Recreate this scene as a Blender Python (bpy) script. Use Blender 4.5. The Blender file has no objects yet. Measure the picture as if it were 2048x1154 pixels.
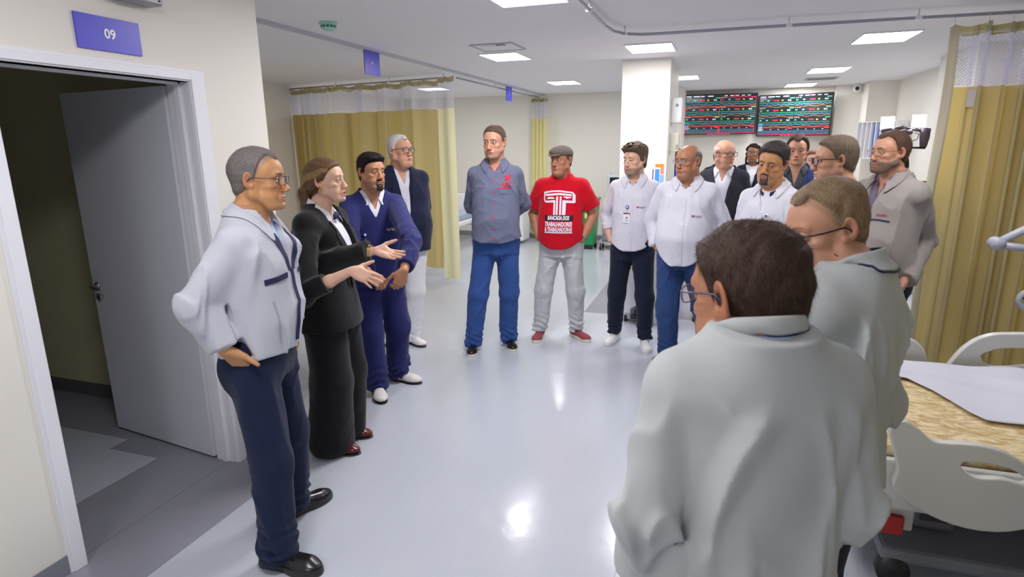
import bpy, math, random
import numpy as np
from mathutils import Vector, Matrix

# ---------------------------------------------------------------- camera, world, exposure
SC = bpy.context.scene
COL = SC.collection
PI = math.pi
CAM_YAW, CAM_PITCH, CAM_ROLL, CAM_F, CAM_H = -0.328219, 0.235221, -0.011254, 1205.6, 1.72
CEIL = 2.57


def cam_axes():
    f = np.array([math.sin(CAM_YAW) * math.cos(CAM_PITCH), math.cos(CAM_YAW) * math.cos(CAM_PITCH), -math.sin(CAM_PITCH)])
    rt = np.array([math.cos(CAM_YAW), -math.sin(CAM_YAW), 0.0])
    up = np.cross(rt, f)
    return (math.cos(CAM_ROLL) * rt + math.sin(CAM_ROLL) * up, -math.sin(CAM_ROLL) * rt + math.cos(CAM_ROLL) * up, f)


C_RT, C_UP, C_FW = cam_axes()


def at(px, py, depth):
    """point of the room seen at a photo pixel, depth metres along the viewing axis"""
    return np.array([0, 0, CAM_H]) + depth * (C_FW + C_RT * (px - 1024) / CAM_F - C_UP * (py - 577) / CAM_F)


cam_data = bpy.data.cameras.new('camera')
cam_data.sensor_width = 36.0
cam_data.lens = CAM_F / 2048 * 36.0
cam_data.clip_start = 0.05
cam = bpy.data.objects.new('camera', cam_data)
COL.objects.link(cam)
M = Matrix([list(C_RT) + [0], list(C_UP) + [0], list(-C_FW) + [0], [0, 0, 0, 1]]).transposed()
M[0][3], M[1][3], M[2][3] = 0, 0, CAM_H
M[3][0] = M[3][1] = M[3][2] = 0
M[3][3] = 1
cam.matrix_world = M
cam_data.dof.use_dof = True
cam_data.dof.focus_distance = 3.6
cam_data.dof.aperture_fstop = 5.0
SC.camera = cam

w = bpy.data.worlds.new('world')
SC.world = w
w.use_nodes = True
w.node_tree.nodes['Background'].inputs['Color'].default_value = (0.9, 0.95, 1.0, 1)
w.node_tree.nodes['Background'].inputs['Strength'].default_value = 0.3
SC.view_settings.view_transform = 'Standard'
SC.view_settings.look = 'None'
SC.view_settings.gamma = 1
SC.view_settings.use_curve_mapping = False
SC.view_settings.exposure = 0.45
PANEL_EMIT = 7.0      # strength of every lit ceiling panel
PANEL_WATT = 13.0     # the light each panel throws
PANEL_COL = (1.0, 0.97, 0.985)
SC.cycles.use_denoising = True
SC.cycles.max_bounces = 8
SC.cycles.diffuse_bounces = 7
SC.cycles.glossy_bounces = 3
SC.cycles.transparent_max_bounces = 16
SC.cycles.caustics_reflective = False
SC.cycles.caustics_refractive = False
SC.cycles.sample_clamp_indirect = 6
# light panels: (x0, y0, x1, y1) in the ceiling
PANELS = [(-1.36, 3.30, -0.94, 3.89), (-2.27, 5.76, -1.90, 6.27), (-0.87, 5.75, -0.47, 6.26), (1.05, 5.91, 1.46, 6.47),
          (-2.38, 8.60, -1.99, 9.07), (-4.48, 8.74, -4.10, 9.09), (0.98, 8.40, 1.40, 8.98), (0.90, 10.5, 1.31, 11.05),
          (-0.65, 8.6, -0.35, 9.1)]
PANELS_BEHIND = [(-1.36, 0.7, -0.94, 1.3), (0.9, 3.2, 1.35, 3.8), (-1.0, -1.6, -0.6, -1.0)]


def s2l(c):
    """sRGB 0-255 triple to linear"""
    o = []
    for v in c:
        v = v / 255.0
        o.append(v / 12.92 if v <= 0.04045 else ((v + 0.055) / 1.055) ** 2.4)
    return tuple(o)


# ---------------------------------------------------------------- object helpers
def tag(o, label=None, cat=None, group=None, kind=None):
    if label: o['label'] = label
    if cat: o['category'] = cat
    if group: o['group'] = group
    if kind: o['kind'] = kind
    return o


def empty(name, loc=(0, 0, 0), rz=0.0, label=None, cat=None, group=None):
    o = bpy.data.objects.new(name, None)
    COL.objects.link(o)
    o.location = loc
    o.rotation_euler = (0, 0, rz)
    o.empty_display_size = 0.1
    return tag(o, label, cat, group)


def link(name, me, mat=None, parent=None, loc=None, rz=None):
    o = bpy.data.objects.new(name, me)
    COL.objects.link(o)
    if mat is not None:
        for m in (mat if isinstance(mat, (list, tuple)) else [mat]):
            me.materials.append(m)
    if parent is not None: o.parent = parent
    if loc is not None: o.location = loc
    if rz is not None: o.rotation_euler = (0, 0, rz)
    return o


class MB:
    """collects boxes, tubes, lathes and sheets and links them as one mesh"""
    def __init__(self):
        self.v, self.f, self.mi, self.sm = [], [], [], []

    def add(self, vs, fs, mi=0, smooth=False):
        n = len(self.v)
        self.v += [tuple(map(float, p)) for p in vs]
        for q in fs:
            self.f.append([n + i for i in q]); self.mi.append(mi); self.sm.append(smooth)
        return self

    def box(self, a, b, mi=0, M=None):
        (x0, y0, z0), (x1, y1, z1) = a, b
        vs = [(x0, y0, z0), (x1, y0, z0), (x1, y1, z0), (x0, y1, z0), (x0, y0, z1), (x1, y0, z1), (x1, y1, z1), (x0, y1, z1)]
        if M is not None: vs = [M @ Vector(p) for p in vs]
        return self.add(vs, [(0, 3, 2, 1), (4, 5, 6, 7), (0, 1, 5, 4), (1, 2, 6, 5), (2, 3, 7, 6), (3, 0, 4, 7)], mi)

    def prism(self, pts, axis, a, b, mi=0):
        """polygon pts extruded from a to b along axis 0/1/2 (pts are the other two coordinates in order)"""
        def mk(p, t):
            q = list(p); q.insert(axis, t); return tuple(q)
        n = len(pts)
        vs = [mk(p, a) for p in pts] + [mk(p, b) for p in pts]
        fs = [tuple(range(n))[::-1], tuple(range(n, 2 * n))] + [(i, (i + 1) % n, n + (i + 1) % n, n + i) for i in range(n)]
        return self.add(vs, fs, mi)

    def tube(self, path, r, n=8, mi=0, cap=True, closed=False, flat=1.0):
        P = [Vector(p) for p in path]
        m = len(P)
        rs = r if isinstance(r, (list, tuple)) else [r] * m
        ref = None
        vs = []
        for i, p in enumerate(P):
            if closed: t = P[(i + 1) % m] - P[i - 1]
            else: t = P[min(i + 1, m - 1)] - P[max(i - 1, 0)]
            if t.length < 1e-9: t = Vector((0, 0, 1))
            t.normalize()
            if ref is None:
                ref = Vector((0, 0, 1)) if abs(t.z) < 0.9 else Vector((1, 0, 0))
            u = ref - t * ref.dot(t)
            if u.length < 1e-6: u = t.orthogonal()
            u.normalize(); ref = u
            w_ = t.cross(u)
            for k in range(n):
                a = 2 * PI * k / n
                vs.append(p + u * (math.cos(a) * rs[i]) + w_ * (math.sin(a) * rs[i] * flat))
        fs = []
        for i in range(m if closed else m - 1):
            j = (i + 1) % m
            for k in range(n):
                fs.append((i * n + k, i * n + (k + 1) % n, j * n + (k + 1) % n, j * n + k))
        if cap and not closed:
            fs.append(tuple(range(n))[::-1]); fs.append(tuple(range((m - 1) * n, m * n)))
        return self.add(vs, fs, mi, True)

    def lathe(self, prof, c=(0, 0, 0), n=24, mi=0, axis='z', smooth=True):
        vs = []
        for r, h in prof:
            for k in range(n):
                a = 2 * PI * k / n
                p = (r * math.cos(a), r * math.sin(a), h)
                if axis == 'x': p = (p[2], p[0], p[1])
                if axis == 'y': p = (p[0], p[2], p[1])
                vs.append((p[0] + c[0], p[1] + c[1], p[2] + c[2]))
        fs = []
        for i in range(len(prof) - 1):
            for k in range(n):
                fs.append((i * n + k, i * n + (k + 1) % n, (i + 1) * n + (k + 1) % n, (i + 1) * n + k))
        fs.append(tuple(range(n))[::-1]); fs.append(tuple(range((len(prof) - 1) * n, len(prof) * n)))
        return self.add(vs, fs, mi, smooth)

    def grid(self, G, mi=0, smooth=True, flip=False):
        n, m = len(G), len(G[0])
        vs = [p for row in G for p in row]
        fs = []
        for i in range(n - 1):
            for j in range(m - 1):
                q = (i * m + j, i * m + j + 1, (i + 1) * m + j + 1, (i + 1) * m + j)
                fs.append(q[::-1] if flip else q)
        return self.add(vs, fs, mi, smooth)

    def build(self, name, mat=None, parent=None, bevel=0.0, solid=0.0, sub=0, loc=None, rz=None, offset=0):
        me = bpy.data.meshes.new(name)
        me.from_pydata(self.v, [], self.f)
        me.polygons.foreach_set('material_index', self.mi)
        me.polygons.foreach_set('use_smooth', self.sm)
        me.update()
        o = link(name, me, mat, parent, loc, rz)
        if solid:
            md = o.modifiers.new('thickness', 'SOLIDIFY'); md.thickness = solid; md.offset = offset
        if bevel:
            md = o.modifiers.new('bevel', 'BEVEL'); md.width = bevel; md.segments = 2; md.limit_method = 'ANGLE'
        if sub:
            md = o.modifiers.new('sub', 'SUBSURF'); md.levels = sub; md.render_levels = sub
        return o


# ---------------------------------------------------------------- materials
MATS = {}


def mat(name, col=(0.8, 0.8, 0.8), rough=0.5, metal=0.0, spec=0.5, bump=0.0, bscale=200.0, var=0.0, vscale=8.0, sheen=0.0,
        emit=0.0, ecol=None, alpha=1.0, trans=0.0, sss=0.0, attr=False, coat=0.0, stretch=(1, 1, 1), detail=3.0, transl=0.0, tcol=None):
    if name in MATS: return MATS[name]
    m = bpy.data.materials.new(name)
    m.use_nodes = True
    nt = m.node_tree
    b = nt.nodes['Principled BSDF']
    N = nt.nodes.new
    L = nt.links.new
    b.inputs['Base Color'].default_value = (*col, 1)
    b.inputs['Roughness'].default_value = rough
    b.inputs['Metallic'].default_value = metal
    b.inputs['Specular IOR Level'].default_value = spec
    b.inputs['Alpha'].default_value = alpha
    b.inputs['Transmission Weight'].default_value = trans
    b.inputs['Coat Weight'].default_value = coat
    if sheen:
        b.inputs['Sheen Weight'].default_value = sheen
        b.inputs['Sheen Roughness'].default_value = 0.5
    if emit:
        b.inputs['Emission Color'].default_value = (*(ecol or col), 1)
        b.inputs['Emission Strength'].default_value = emit
    if sss:
        b.inputs['Subsurface Weight'].default_value = sss
        b.inputs['Subsurface Radius'].default_value = (0.012, 0.004, 0.002)
        b.inputs['Subsurface Scale'].default_value = 1.0
    cs = None
    tc = N('ShaderNodeTexCoord')
    mp = N('ShaderNodeMapping')
    mp.inputs['Scale'].default_value = stretch
    L(tc.outputs['Object'], mp.inputs['Vector'])
    if attr:
        a = N('ShaderNodeAttribute'); a.attribute_name = 'Col'
        cs = a.outputs['Color']
    if var:
        n = N('ShaderNodeTexNoise'); n.inputs['Scale'].default_value = vscale; n.inputs['Detail'].default_value = 4
        L(mp.outputs['Vector'], n.inputs['Vector'])
        mr = N('ShaderNodeMapRange')
        mr.inputs['From Min'].default_value = 0.25; mr.inputs['From Max'].default_value = 0.75
        mr.inputs['To Min'].default_value = 1 - var; mr.inputs['To Max'].default_value = 1 + var
        L(n.outputs['Fac'], mr.inputs['Value'])
        vm = N('ShaderNodeVectorMath'); vm.operation = 'SCALE'
        if cs is not None: L(cs, vm.inputs[0])
        else: vm.inputs[0].default_value = col
        L(mr.outputs['Result'], vm.inputs['Scale'])
        cs = vm.outputs['Vector']
    if cs is not None: L(cs, b.inputs['Base Color'])
    if bump:
        n = N('ShaderNodeTexNoise'); n.inputs['Scale'].default_value = bscale; n.inputs['Detail'].default_value = detail
        L(mp.outputs['Vector'], n.inputs['Vector'])
        bp = N('ShaderNodeBump'); bp.inputs['Strength'].default_value = bump; bp.inputs['Distance'].default_value = 0.002
        L(n.outputs['Fac'], bp.inputs['Height'])
        L(bp.outputs['Normal'], b.inputs['Normal'])
    if transl:
        t = N('ShaderNodeBsdfTranslucent')
        if cs is not None and tcol is None: L(cs, t.inputs['Color'])
        else: t.inputs['Color'].default_value = (*(s2l(tcol) if tcol else col), 1)
        mx = N('ShaderNodeMixShader'); mx.inputs[0].default_value = transl
        L(b.outputs[0], mx.inputs[1]); L(t.outputs[0], mx.inputs[2])
        L(mx.outputs[0], nt.nodes['Material Output'].inputs['Surface'])
    MATS[name] = m
    return m


def rgb(name, c, **k):
    return mat(name, s2l(c), **k)


# ---------------------------------------------------------------- text
def text_mesh(s, size=0.1, bold=0.0, shear=0.0, align='CENTER', extrude=0.0, width=None, space=1.0):
    """letters as a list of 2D verts and faces"""
    cu = bpy.data.curves.new('lettering', 'FONT')
    cu.body = s; cu.size = size; cu.offset = bold; cu.shear = shear; cu.align_x = align; cu.align_y = 'CENTER'
    cu.space_character = space; cu.resolution_u = 3
    o = bpy.data.objects.new('lettering', cu)
    COL.objects.link(o)
    dg = bpy.context.evaluated_depsgraph_get()
    me = o.evaluated_get(dg).to_mesh()
    vs = [tuple(v.co) for v in me.vertices]
    fs = [tuple(p.vertices) for p in me.polygons]
    o.to_mesh_clear()
    bpy.data.objects.remove(o); bpy.data.curves.remove(cu)
    if width and vs:
        xs = [v[0] for v in vs]; k = width / (max(xs) - min(xs)); c = (max(xs) + min(xs)) / 2 if align == 'CENTER' else 0
        vs = [((v[0] - c) * k, v[1], 0) for v in vs]
    return vs, fs
# ---------------------------------------------------------------- the room
def wall_mat():
    return rgb('cream wall paint', (236, 233, 224), rough=0.55, spec=0.3, bump=0.08, bscale=90, var=0.012, vscale=1.5)


M_wall = wall_mat()
M_wallroom = rgb('cream paint dim tint', (216, 208, 168), rough=0.6, spec=0.3, bump=0.08, bscale=90)  # cream wall paint, the side room's dimness tinted into the colour
M_ceil = rgb('white ceiling paint', (244, 243, 245), rough=0.7, spec=0.2)
M_white = rgb('white lacquer', (238, 239, 246), rough=0.35, spec=0.4)
M_door = rgb('white door laminate', (226, 229, 238), rough=0.38, spec=0.4)
M_chrome = mat('brushed steel', (0.6, 0.6, 0.62), rough=0.28, metal=1.0)
M_dark = mat('dark plastic', (0.02, 0.02, 0.022), rough=0.4)
M_plast = rgb('white plastic', (236, 237, 240), rough=0.35)


def floor_mat():
    m = bpy.data.materials.new('glossy vinyl floor')
    m.use_nodes = True
    nt = m.node_tree; b = nt.nodes['Principled BSDF']; N = nt.nodes.new; L = nt.links.new
    tc = N('ShaderNodeTexCoord')
    sx = N('ShaderNodeSeparateXYZ'); L(tc.outputs['Object'], sx.inputs[0])

    def mth(op, a, b_=None):
        n = N('ShaderNodeMath'); n.operation = op
        for i, v in enumerate((a, b_)):
            if v is None: continue
            if isinstance(v, (int, float)): n.inputs[i].default_value = v
            else: L(v, n.inputs[i])
        return n.outputs[0]

    def rect(x0, x1, y0, y1):
        a = mth('MULTIPLY', mth('GREATER_THAN', sx.outputs[0], x0), mth('LESS_THAN', sx.outputs[0], x1))
        c = mth('MULTIPLY', mth('GREATER_THAN', sx.outputs[1], y0), mth('LESS_THAN', sx.outputs[1], y1))
        return mth('MULTIPLY', a, c)
    # grey bands laid into the light vinyl
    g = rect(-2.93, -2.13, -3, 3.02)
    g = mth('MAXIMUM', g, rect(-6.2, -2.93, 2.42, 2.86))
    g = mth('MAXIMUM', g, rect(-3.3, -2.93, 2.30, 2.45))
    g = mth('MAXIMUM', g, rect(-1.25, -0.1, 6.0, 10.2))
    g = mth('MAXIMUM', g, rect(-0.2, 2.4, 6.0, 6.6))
    seam = mth('MAXIMUM', rect(-2.512, -2.506, -3, 3.0), rect(-0.302, -0.298, -3, 5.9))
    seam = mth('MAXIMUM', seam, rect(-2.133, -2.129, -3, 3.0))
    mp = N('ShaderNodeMapping'); mp.inputs['Scale'].default_value = (60, 3.5, 1); mp.inputs['Rotation'].default_value = (0, 0, 0.0)
    L(tc.outputs['Object'], mp.inputs['Vector'])
    n = N('ShaderNodeTexNoise'); n.inputs['Scale'].default_value = 1.0; n.inputs['Detail'].default_value = 6
    L(mp.outputs['Vector'], n.inputs['Vector'])
    n2 = N('ShaderNodeTexNoise'); n2.inputs['Scale'].default_value = 260; L(tc.outputs['Object'], n2.inputs['Vector'])
    mix = N('ShaderNodeMix'); mix.data_type = 'RGBA'; L(g, mix.inputs['Factor'])
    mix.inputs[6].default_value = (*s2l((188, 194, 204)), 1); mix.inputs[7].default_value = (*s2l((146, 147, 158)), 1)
    mr = N('ShaderNodeMapRange'); mr.inputs['From Min'].default_value = 0.2; mr.inputs['From Max'].default_value = 0.8
    mr.inputs['To Min'].default_value = 0.955; mr.inputs['To Max'].default_value = 1.035
    L(mth('ADD', mth('MULTIPLY', n.outputs['Fac'], 0.6), mth('MULTIPLY', n2.outputs['Fac'], 0.4)), mr.inputs['Value'])
    k = mth('MULTIPLY', mr.outputs['Result'], mth('SUBTRACT', 1.0, mth('MULTIPLY', seam, 0.28)))
    vm = N('ShaderNodeVectorMath'); vm.operation = 'SCALE'; L(mix.outputs[2], vm.inputs[0]); L(k, vm.inputs['Scale'])
    L(vm.outputs[0], b.inputs['Base Color'])
    b.inputs['Roughness'].default_value = 0.17
    b.inputs['Specular IOR Level'].default_value = 0.5
    n3 = N('ShaderNodeTexNoise'); n3.inputs['Scale'].default_value = 5; n3.inputs['Detail'].default_value = 3
    L(tc.outputs['Object'], n3.inputs['Vector'])
    n4 = N('ShaderNodeTexNoise'); n4.inputs['Scale'].default_value = 45; n4.inputs['Detail'].default_value = 2
    L(tc.outputs['Object'], n4.inputs['Vector'])
    bp = N('ShaderNodeBump'); bp.inputs['Strength'].default_value = 0.35; bp.inputs['Distance'].default_value = 0.006
    L(mth('ADD', n3.outputs['Fac'], mth('MULTIPLY', n4.outputs['Fac'], 0.05)), bp.inputs['Height'])
    L(bp.outputs['Normal'], b.inputs['Normal'])
    return m


def struct(name, mb, m, **k):
    return tag(mb.build(name, m, **k), kind='structure')


XW = -2.46          # face of the corridor's left wall
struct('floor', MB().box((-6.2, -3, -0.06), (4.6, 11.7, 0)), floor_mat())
struct('ceiling', MB().box((-6.2, -3, CEIL), (4.6, 11.7, CEIL + 0.08)), M_ceil)
DT, DY0, DY1 = 2.03, 1.53, 2.40                     # door opening: top, near side, far side
wl = MB().box((XW - 0.13, -3, 0), (XW, DY0, CEIL)).box((XW - 0.13, DY1 + 0.04, 0), (XW, 2.905, CEIL)).box((XW - 0.13, DY0, DT), (XW, DY1 + 0.04, CEIL))
struct('wall_left', wl, M_wall)
struct('wall_partition', MB().box((-6.0, 2.85, 0), (XW - 0.13, 2.90, CEIL)), [M_wallroom])
struct('wall_partition_bay', MB().box((-6.0, 2.906, 0), (XW - 0.001, 2.925, CEIL)), M_wall)
struct('wall_bay', MB().box((-6.2, 2.925, 0), (-5.87, 10.8, CEIL)), M_wall)
struct('wall_side_room', MB().box((-6.2, -3, 0), (-5.87, 2.85, CEIL)), M_wallroom)
struct('wall_far', MB().box((-6.2, 10.8, 0), (-0.62, 10.95, CEIL)).box((-0.74, 10.28, 0), (-0.62, 10.8, CEIL)).box((-0.74, 10.95, 0), (-0.62, 11.45, CEIL)), M_wall)
struct('wall_screens', MB().box((-0.62, 11.3, 0), (1.68, 11.45, CEIL)).box((1.68, 11.15, 0), (2.03, 11.45, CEIL)), M_wall)
struct('wall_right', MB().box((2.03, 10.62, 0), (2.42, 11.45, CEIL)).box((2.42, 7.96, 0), (2.6, 10.62, CEIL)).box((2.17, 6.9, 0), (2.6, 7.96, CEIL)), M_wall)
struct('wall_right_bay', MB().box((2.6, 6.9, 0), (4.6, 7.05, CEIL)).box((4.45, -3, 0), (4.6, 6.9, CEIL)), M_wall)
struct('wall_back', MB().box((-6.2, -3.15, 0), (4.6, -3, CEIL)), M_wall)
struct('wall_pillar', MB().box((-1.04, 6.75, 0), (-0.54, 7.98, CEIL)), M_wall, bevel=0.006)
struct('trim_pillar', MB().box((-1.05, 6.74, CEIL - 0.012), (-0.53, 7.99, CEIL - 0.001)), M_white)
# baseboards (grey vinyl cove)
M_base = rgb('grey vinyl skirting', (134, 137, 148), rough=0.4)
struct('baseboard_left', MB().box((XW, -3, 0), (XW + 0.006, DY0 - 0.07, 0.085)), M_base)
struct('baseboard_side_room', MB().box((-5.87, 2.842, 0), (XW - 0.13, 2.85, 0.10)).box((-5.87, -3, 0), (-5.86, 2.87, 0.1)), rgb('dark vinyl skirting', (104, 106, 110), rough=0.4))
struct('baseboard_far', MB().box((-5.87, 10.79, 0), (-0.74, 10.8, 0.09)).box((-5.87, 2.925, 0), (-5.86, 10.79, 0.09)), M_base)
struct('baseboard_pillar', MB().box((-1.046, 6.744, 0), (-0.534, 7.986, 0.09)), M_base)
struct('baseboard_right', MB().box((2.164, 6.894, 0), (2.6, 7.966, 0.09)).box((2.414, 7.966, 0), (2.42, 10.62, 0.09)), M_base)
# far desk front / stone worktop seen between legs is part of the right bay
# door casing, jamb, leaf
door = tag(empty('door_1', (XW, DY0, 0)), 'white laminate door standing open into the dim side room', None, kind='structure')


def dl(mb):
    mb.v = [(p[0] - XW, p[1] - DY0, p[2]) for p in mb.v]
    return mb


cas = MB()
for x0, x1, e in ((XW, XW + 0.012, 0.0), (XW + 0.012, XW + 0.02, 0.012)):
    cas.box((x0, DY0 - 0.07 + e, 0), (x1, DY0 - e * 0.5, DT + 0.055 - e)).box((x0, DY1 + e * 0.5, 0), (x1, DY1 + 0.095 - e, DT + 0.055 - e))
    cas.box((x0, DY0 - e * 0.5, DT + e * 0.5), (x1, DY1 + e * 0.5, DT + 0.055 - e))
dl(cas).build('casing', M_white, door, bevel=0.003)
jb = MB().box((XW - 0.135, DY1, 0), (XW, DY1 + 0.04, DT)).box((XW - 0.135, DY0 - 0.04, 0), (XW, DY0, DT)).box((XW - 0.135, DY0 - 0.04, DT), (XW, DY1 + 0.04, DT + 0.02))
jb.box((XW - 0.085, DY1 - 0.012, 0), (XW - 0.05, DY1, DT)).box((XW - 0.085, DY0, 0), (XW - 0.05, DY0 + 0.012, DT)).box((XW - 0.085, DY0, DT - 0.012), (XW - 0.05, DY1, DT))
dl(jb).build('jamb', M_white, door, bevel=0.002)
ang = math.atan2(2.57 - 2.455, -3.48 + 2.60)
lf = empty('leaf', (-0.150, DY1 + 0.035 - DY0, 0)); lf.parent = door; lf.rotation_euler = (0, 0, ang - PI + PI)
bl = MB().box((0.0, -0.0, 0.012), (0.885, 0.038, DT - 0.012))
leaf = bl.build('panel', M_door, lf, bevel=0.002)
lf.rotation_euler = (0, 0, ang)
# handle on the free edge, its lock rosette under it (the leaf's room face is the side at negative y after turning)
# the camera sees the face at +y local (turned round by the hinge angle)
h = MB()
for side, y in ((1, 0.038), (-1, 0.0)):
    h.lathe([(0.024, 0), (0.024, 0.008 * side), (0.012, 0.012 * side), (0.009, 0.045 * side)], (0.835, y, 0.93), n=20, axis='y')
    h.tube([(0.835, y + 0.042 * side, 0.93), (0.79, y + 0.046 * side, 0.93), (0.72, y + 0.044 * side, 0.928)], [0.009, 0.009, 0.007], n=10)
    h.lathe([(0.022, 0), (0.022, 0.007 * side), (0.016, 0.010 * side)], (0.835, y, 0.862), n=20, axis='y')
    h.box((0.832, y + min(0.010 * side, 0.012 * side), 0.853), (0.838, y + max(0.010 * side, 0.012 * side), 0.867), mi=1)
h.build('handle', [M_chrome, M_dark], lf)
for z in (0.22, 1.0, 1.80):
    hg = MB().tube([(0, 0, z - 0.05), (0, 0, z + 0.05)], 0.008, n=10).box((0.0, 0.0, z - 0.05), (0.035, -0.003, z + 0.05)).box((0.004, -0.04, z - 0.05), (0.0, 0.0, z + 0.05))
    o = hg.build('hinge', M_chrome, door, loc=(-0.143, DY1 + 0.032 - DY0, 0))
    o.rotation_euler = (0, 0, ang + 0.2)
M_dk = mat('door gap', (0.03, 0.03, 0.03), rough=0.8)


# ---------------------------------------------------------------- signs
M_sign = rgb('violet blue sign board', (84, 80, 210), rough=0.35)
M_letter = rgb('white lettering', (245, 245, 250), rough=0.4)


def sign(x, y0, y1, z0, z1, txt, label, tsz, flag=False):
    r = empty('bay_sign' if flag else 'room_sign', (x, (y0 + y1) / 2, (z0 + z1) / 2), 0, label, 'sign', 'hanging blue bay signs' if flag else None)
    hw, hh = (y1 - y0) / 2, (z1 - z0) / 2
    MB().box((0, -hw, -hh), (0.008, hw, hh)).build('board', M_sign, r, bevel=0.001)
    vs, fs = text_mesh(txt, tsz, bold=tsz * 0.03)
    MB().add([(0.0095, v[0], v[1]) for v in vs], fs).build('numeral', M_letter, r)
    if flag:
        for yy in (-hw * 0.8, hw * 0.8): MB().box((0.002, yy - 0.003, hh), (0.006, yy + 0.003, hh + 0.02)).build('hanger', M_chrome, r)
    return r


sign(XW + 0.001, 1.875, 2.165, 2.115, 2.25, '09', 'violet blue board reading 09 above the open door', 0.052)
sign(-3.055, 4.96, 5.22, 2.345, 2.548, '01', 'square blue bay sign hanging nearer, ahead of the long yellow curtain', 0.03, True)
sign(-3.055, 8.79, 9.05, 2.345, 2.548, '1', 'small far blue bay sign hanging under the ceiling strip near the far curtain', 0.05, True)
# ceiling strip that the bay signs hang from
tag(MB().box((-3.085, 2.955, CEIL - 0.02), (-3.03, 10.8, CEIL)).box((-3.03, 2.955, CEIL - 0.012), (-3.018, 10.8, CEIL)).build('trim_1', rgb('pale ceiling strip', (205, 204, 214), rough=0.5)), kind='structure')


# ---------------------------------------------------------------- ceiling fittings
M_diff = mat('lit diffuser', (1, 1, 1), rough=0.5, emit=PANEL_EMIT, ecol=PANEL_COL)
PL_LABEL = {0: 'square light panel cut by the top edge of the photo, nearest to the camera',
            1: 'bright square ceiling light beside the air vent',
            2: 'bright square ceiling light just in front of the pillar top',
            3: 'large bright ceiling light at upper right, the nearest on the right side',
            4: 'ceiling light above the far wall, left of the pillar',
            5: 'ceiling light inside the left bay, seen through the curtain netting',
            6: 'ceiling light above the right wall screen, second on the right side',
            7: 'farthest ceiling light on the right, close over the right wall screen',
            8: 'sliver of a ceiling light just behind the pillar, left of the screens'}
PL_OUT = ['ceiling light outside the photo, straight over the man at the open door', 'ceiling light outside the photo, over the near bed', 'ceiling light outside the photo, behind the camera', 'ceiling light outside the photo, in the near left bay']
for i, (x0, y0, x1, y1) in enumerate(PANELS + PANELS_BEHIND):
    cx, cy = (x0 + x1) / 2, (y0 + y1) / 2
    lab = PL_LABEL.get(i)
    r = empty('ceiling_light', (cx, cy, CEIL), 0, lab or PL_OUT[i - 9], 'ceiling light', 'lit ceiling panels' if lab else 'ceiling lights outside the photo')
    a, b_ = (x1 - x0) / 2, (y1 - y0) / 2
    f = MB()
    for q in (((-a - .012, -b_ - .012), (a + .012, -b_)), ((-a - .012, b_), (a + .012, b_ + .012)), ((-a - .012, -b_), (-a, b_)), ((a, -b_), (a + .012, b_))):
        f.box((q[0][0], q[0][1], -0.012), (q[1][0], q[1][1], 0))
    f.build('frame', M_plast, r)
    MB().box((-a, -b_, -0.008), (a, b_, -0.001)).build('diffuser', M_diff, r)
    la = bpy.data.lights.new('panel_glow', 'AREA'); la.shape = 'RECTANGLE'; la.size = x1 - x0; la.size_y = y1 - y0
    la.energy = PANEL_WATT * (a * b_ * 4) / 0.2 * {0: 1.4, 9: .8, 10: .35, 8: .45, 6: .7, 7: .7, 4: 1.3, 5: 1.3}.get(i, 1); la.color = PANEL_COL
    lo = bpy.data.objects.new('glow', la); COL.objects.link(lo); lo.parent = r; lo.location = (0, 0, -0.014)

# air vent
v = empty('air_vent', (-1.95, 5.42, CEIL), 0, 'square white ceiling air vent just before a light panel', 'vent')
f = MB().box((-0.2, -0.2, -0.010), (0.2, -0.18, 0)).box((-0.2, 0.18, -0.01), (0.2, 0.2, 0)).box((-0.2, -0.18, -0.01), (-0.18, 0.18, 0)).box((0.18, -0.18, -0.01), (0.2, 0.18, 0))
f.build('frame', rgb('vent grey', (190, 190, 194)), v)
MB().box((-0.18, -0.18, -0.006), (0.18, 0.18, -0.001)).box((-0.12, -0.12, -0.012), (0.12, 0.12, -0.006)).build('plate', M_ceil, v)
g = MB()
for k in range(4): g.box((0.03 + k * 0.022, -0.15, -0.0125), (0.04 + k * 0.022, -0.125, -0.006))
g.build('slots', M_dark, v)
v = empty('air_vent', (1.27, 9.85, CEIL), 0, 'slim grey ceiling vent between the two far right lights', 'vent')
MB().box((-0.2, -0.15, -0.01), (0.2, 0.15, 0)).build('frame', rgb('vent grey', (190, 190, 194)), v)
g = MB()
for k in range(6): g.box((-0.17, -0.12 + k * 0.042, -0.014), (0.17, -0.105 + k * 0.042, -0.01))
g.build('slots', rgb('vent slat', (160, 160, 165)), v)
# smoke detector
v = empty('smoke_detector', (-2.69, 3.93, CEIL), 0, 'pale green round smoke detector on the ceiling', 'detector')
mg = rgb('pale green plastic', (168, 226, 205), rough=0.3)
MB().lathe([(0.062, 0), (0.064, -0.014), (0.058, -0.018)], n=32).build('base', mg, v)
MB().lathe([(0.050, -0.018), (0.052, -0.034), (0.044, -0.048), (0.028, -0.054), (0.005, -0.055)], n=32).build('sensor_head', mg, v)
g = MB()
for k in range(12):
    a = 2 * PI * k / 12
    g.box((0.0515, -0.009, -0.036), (0.053, 0.009, -0.024), M=Matrix.Rotation(a, 4, 'Z'))
g.build('slots', rgb('dark green slots', (50, 90, 80)), v)
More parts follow.
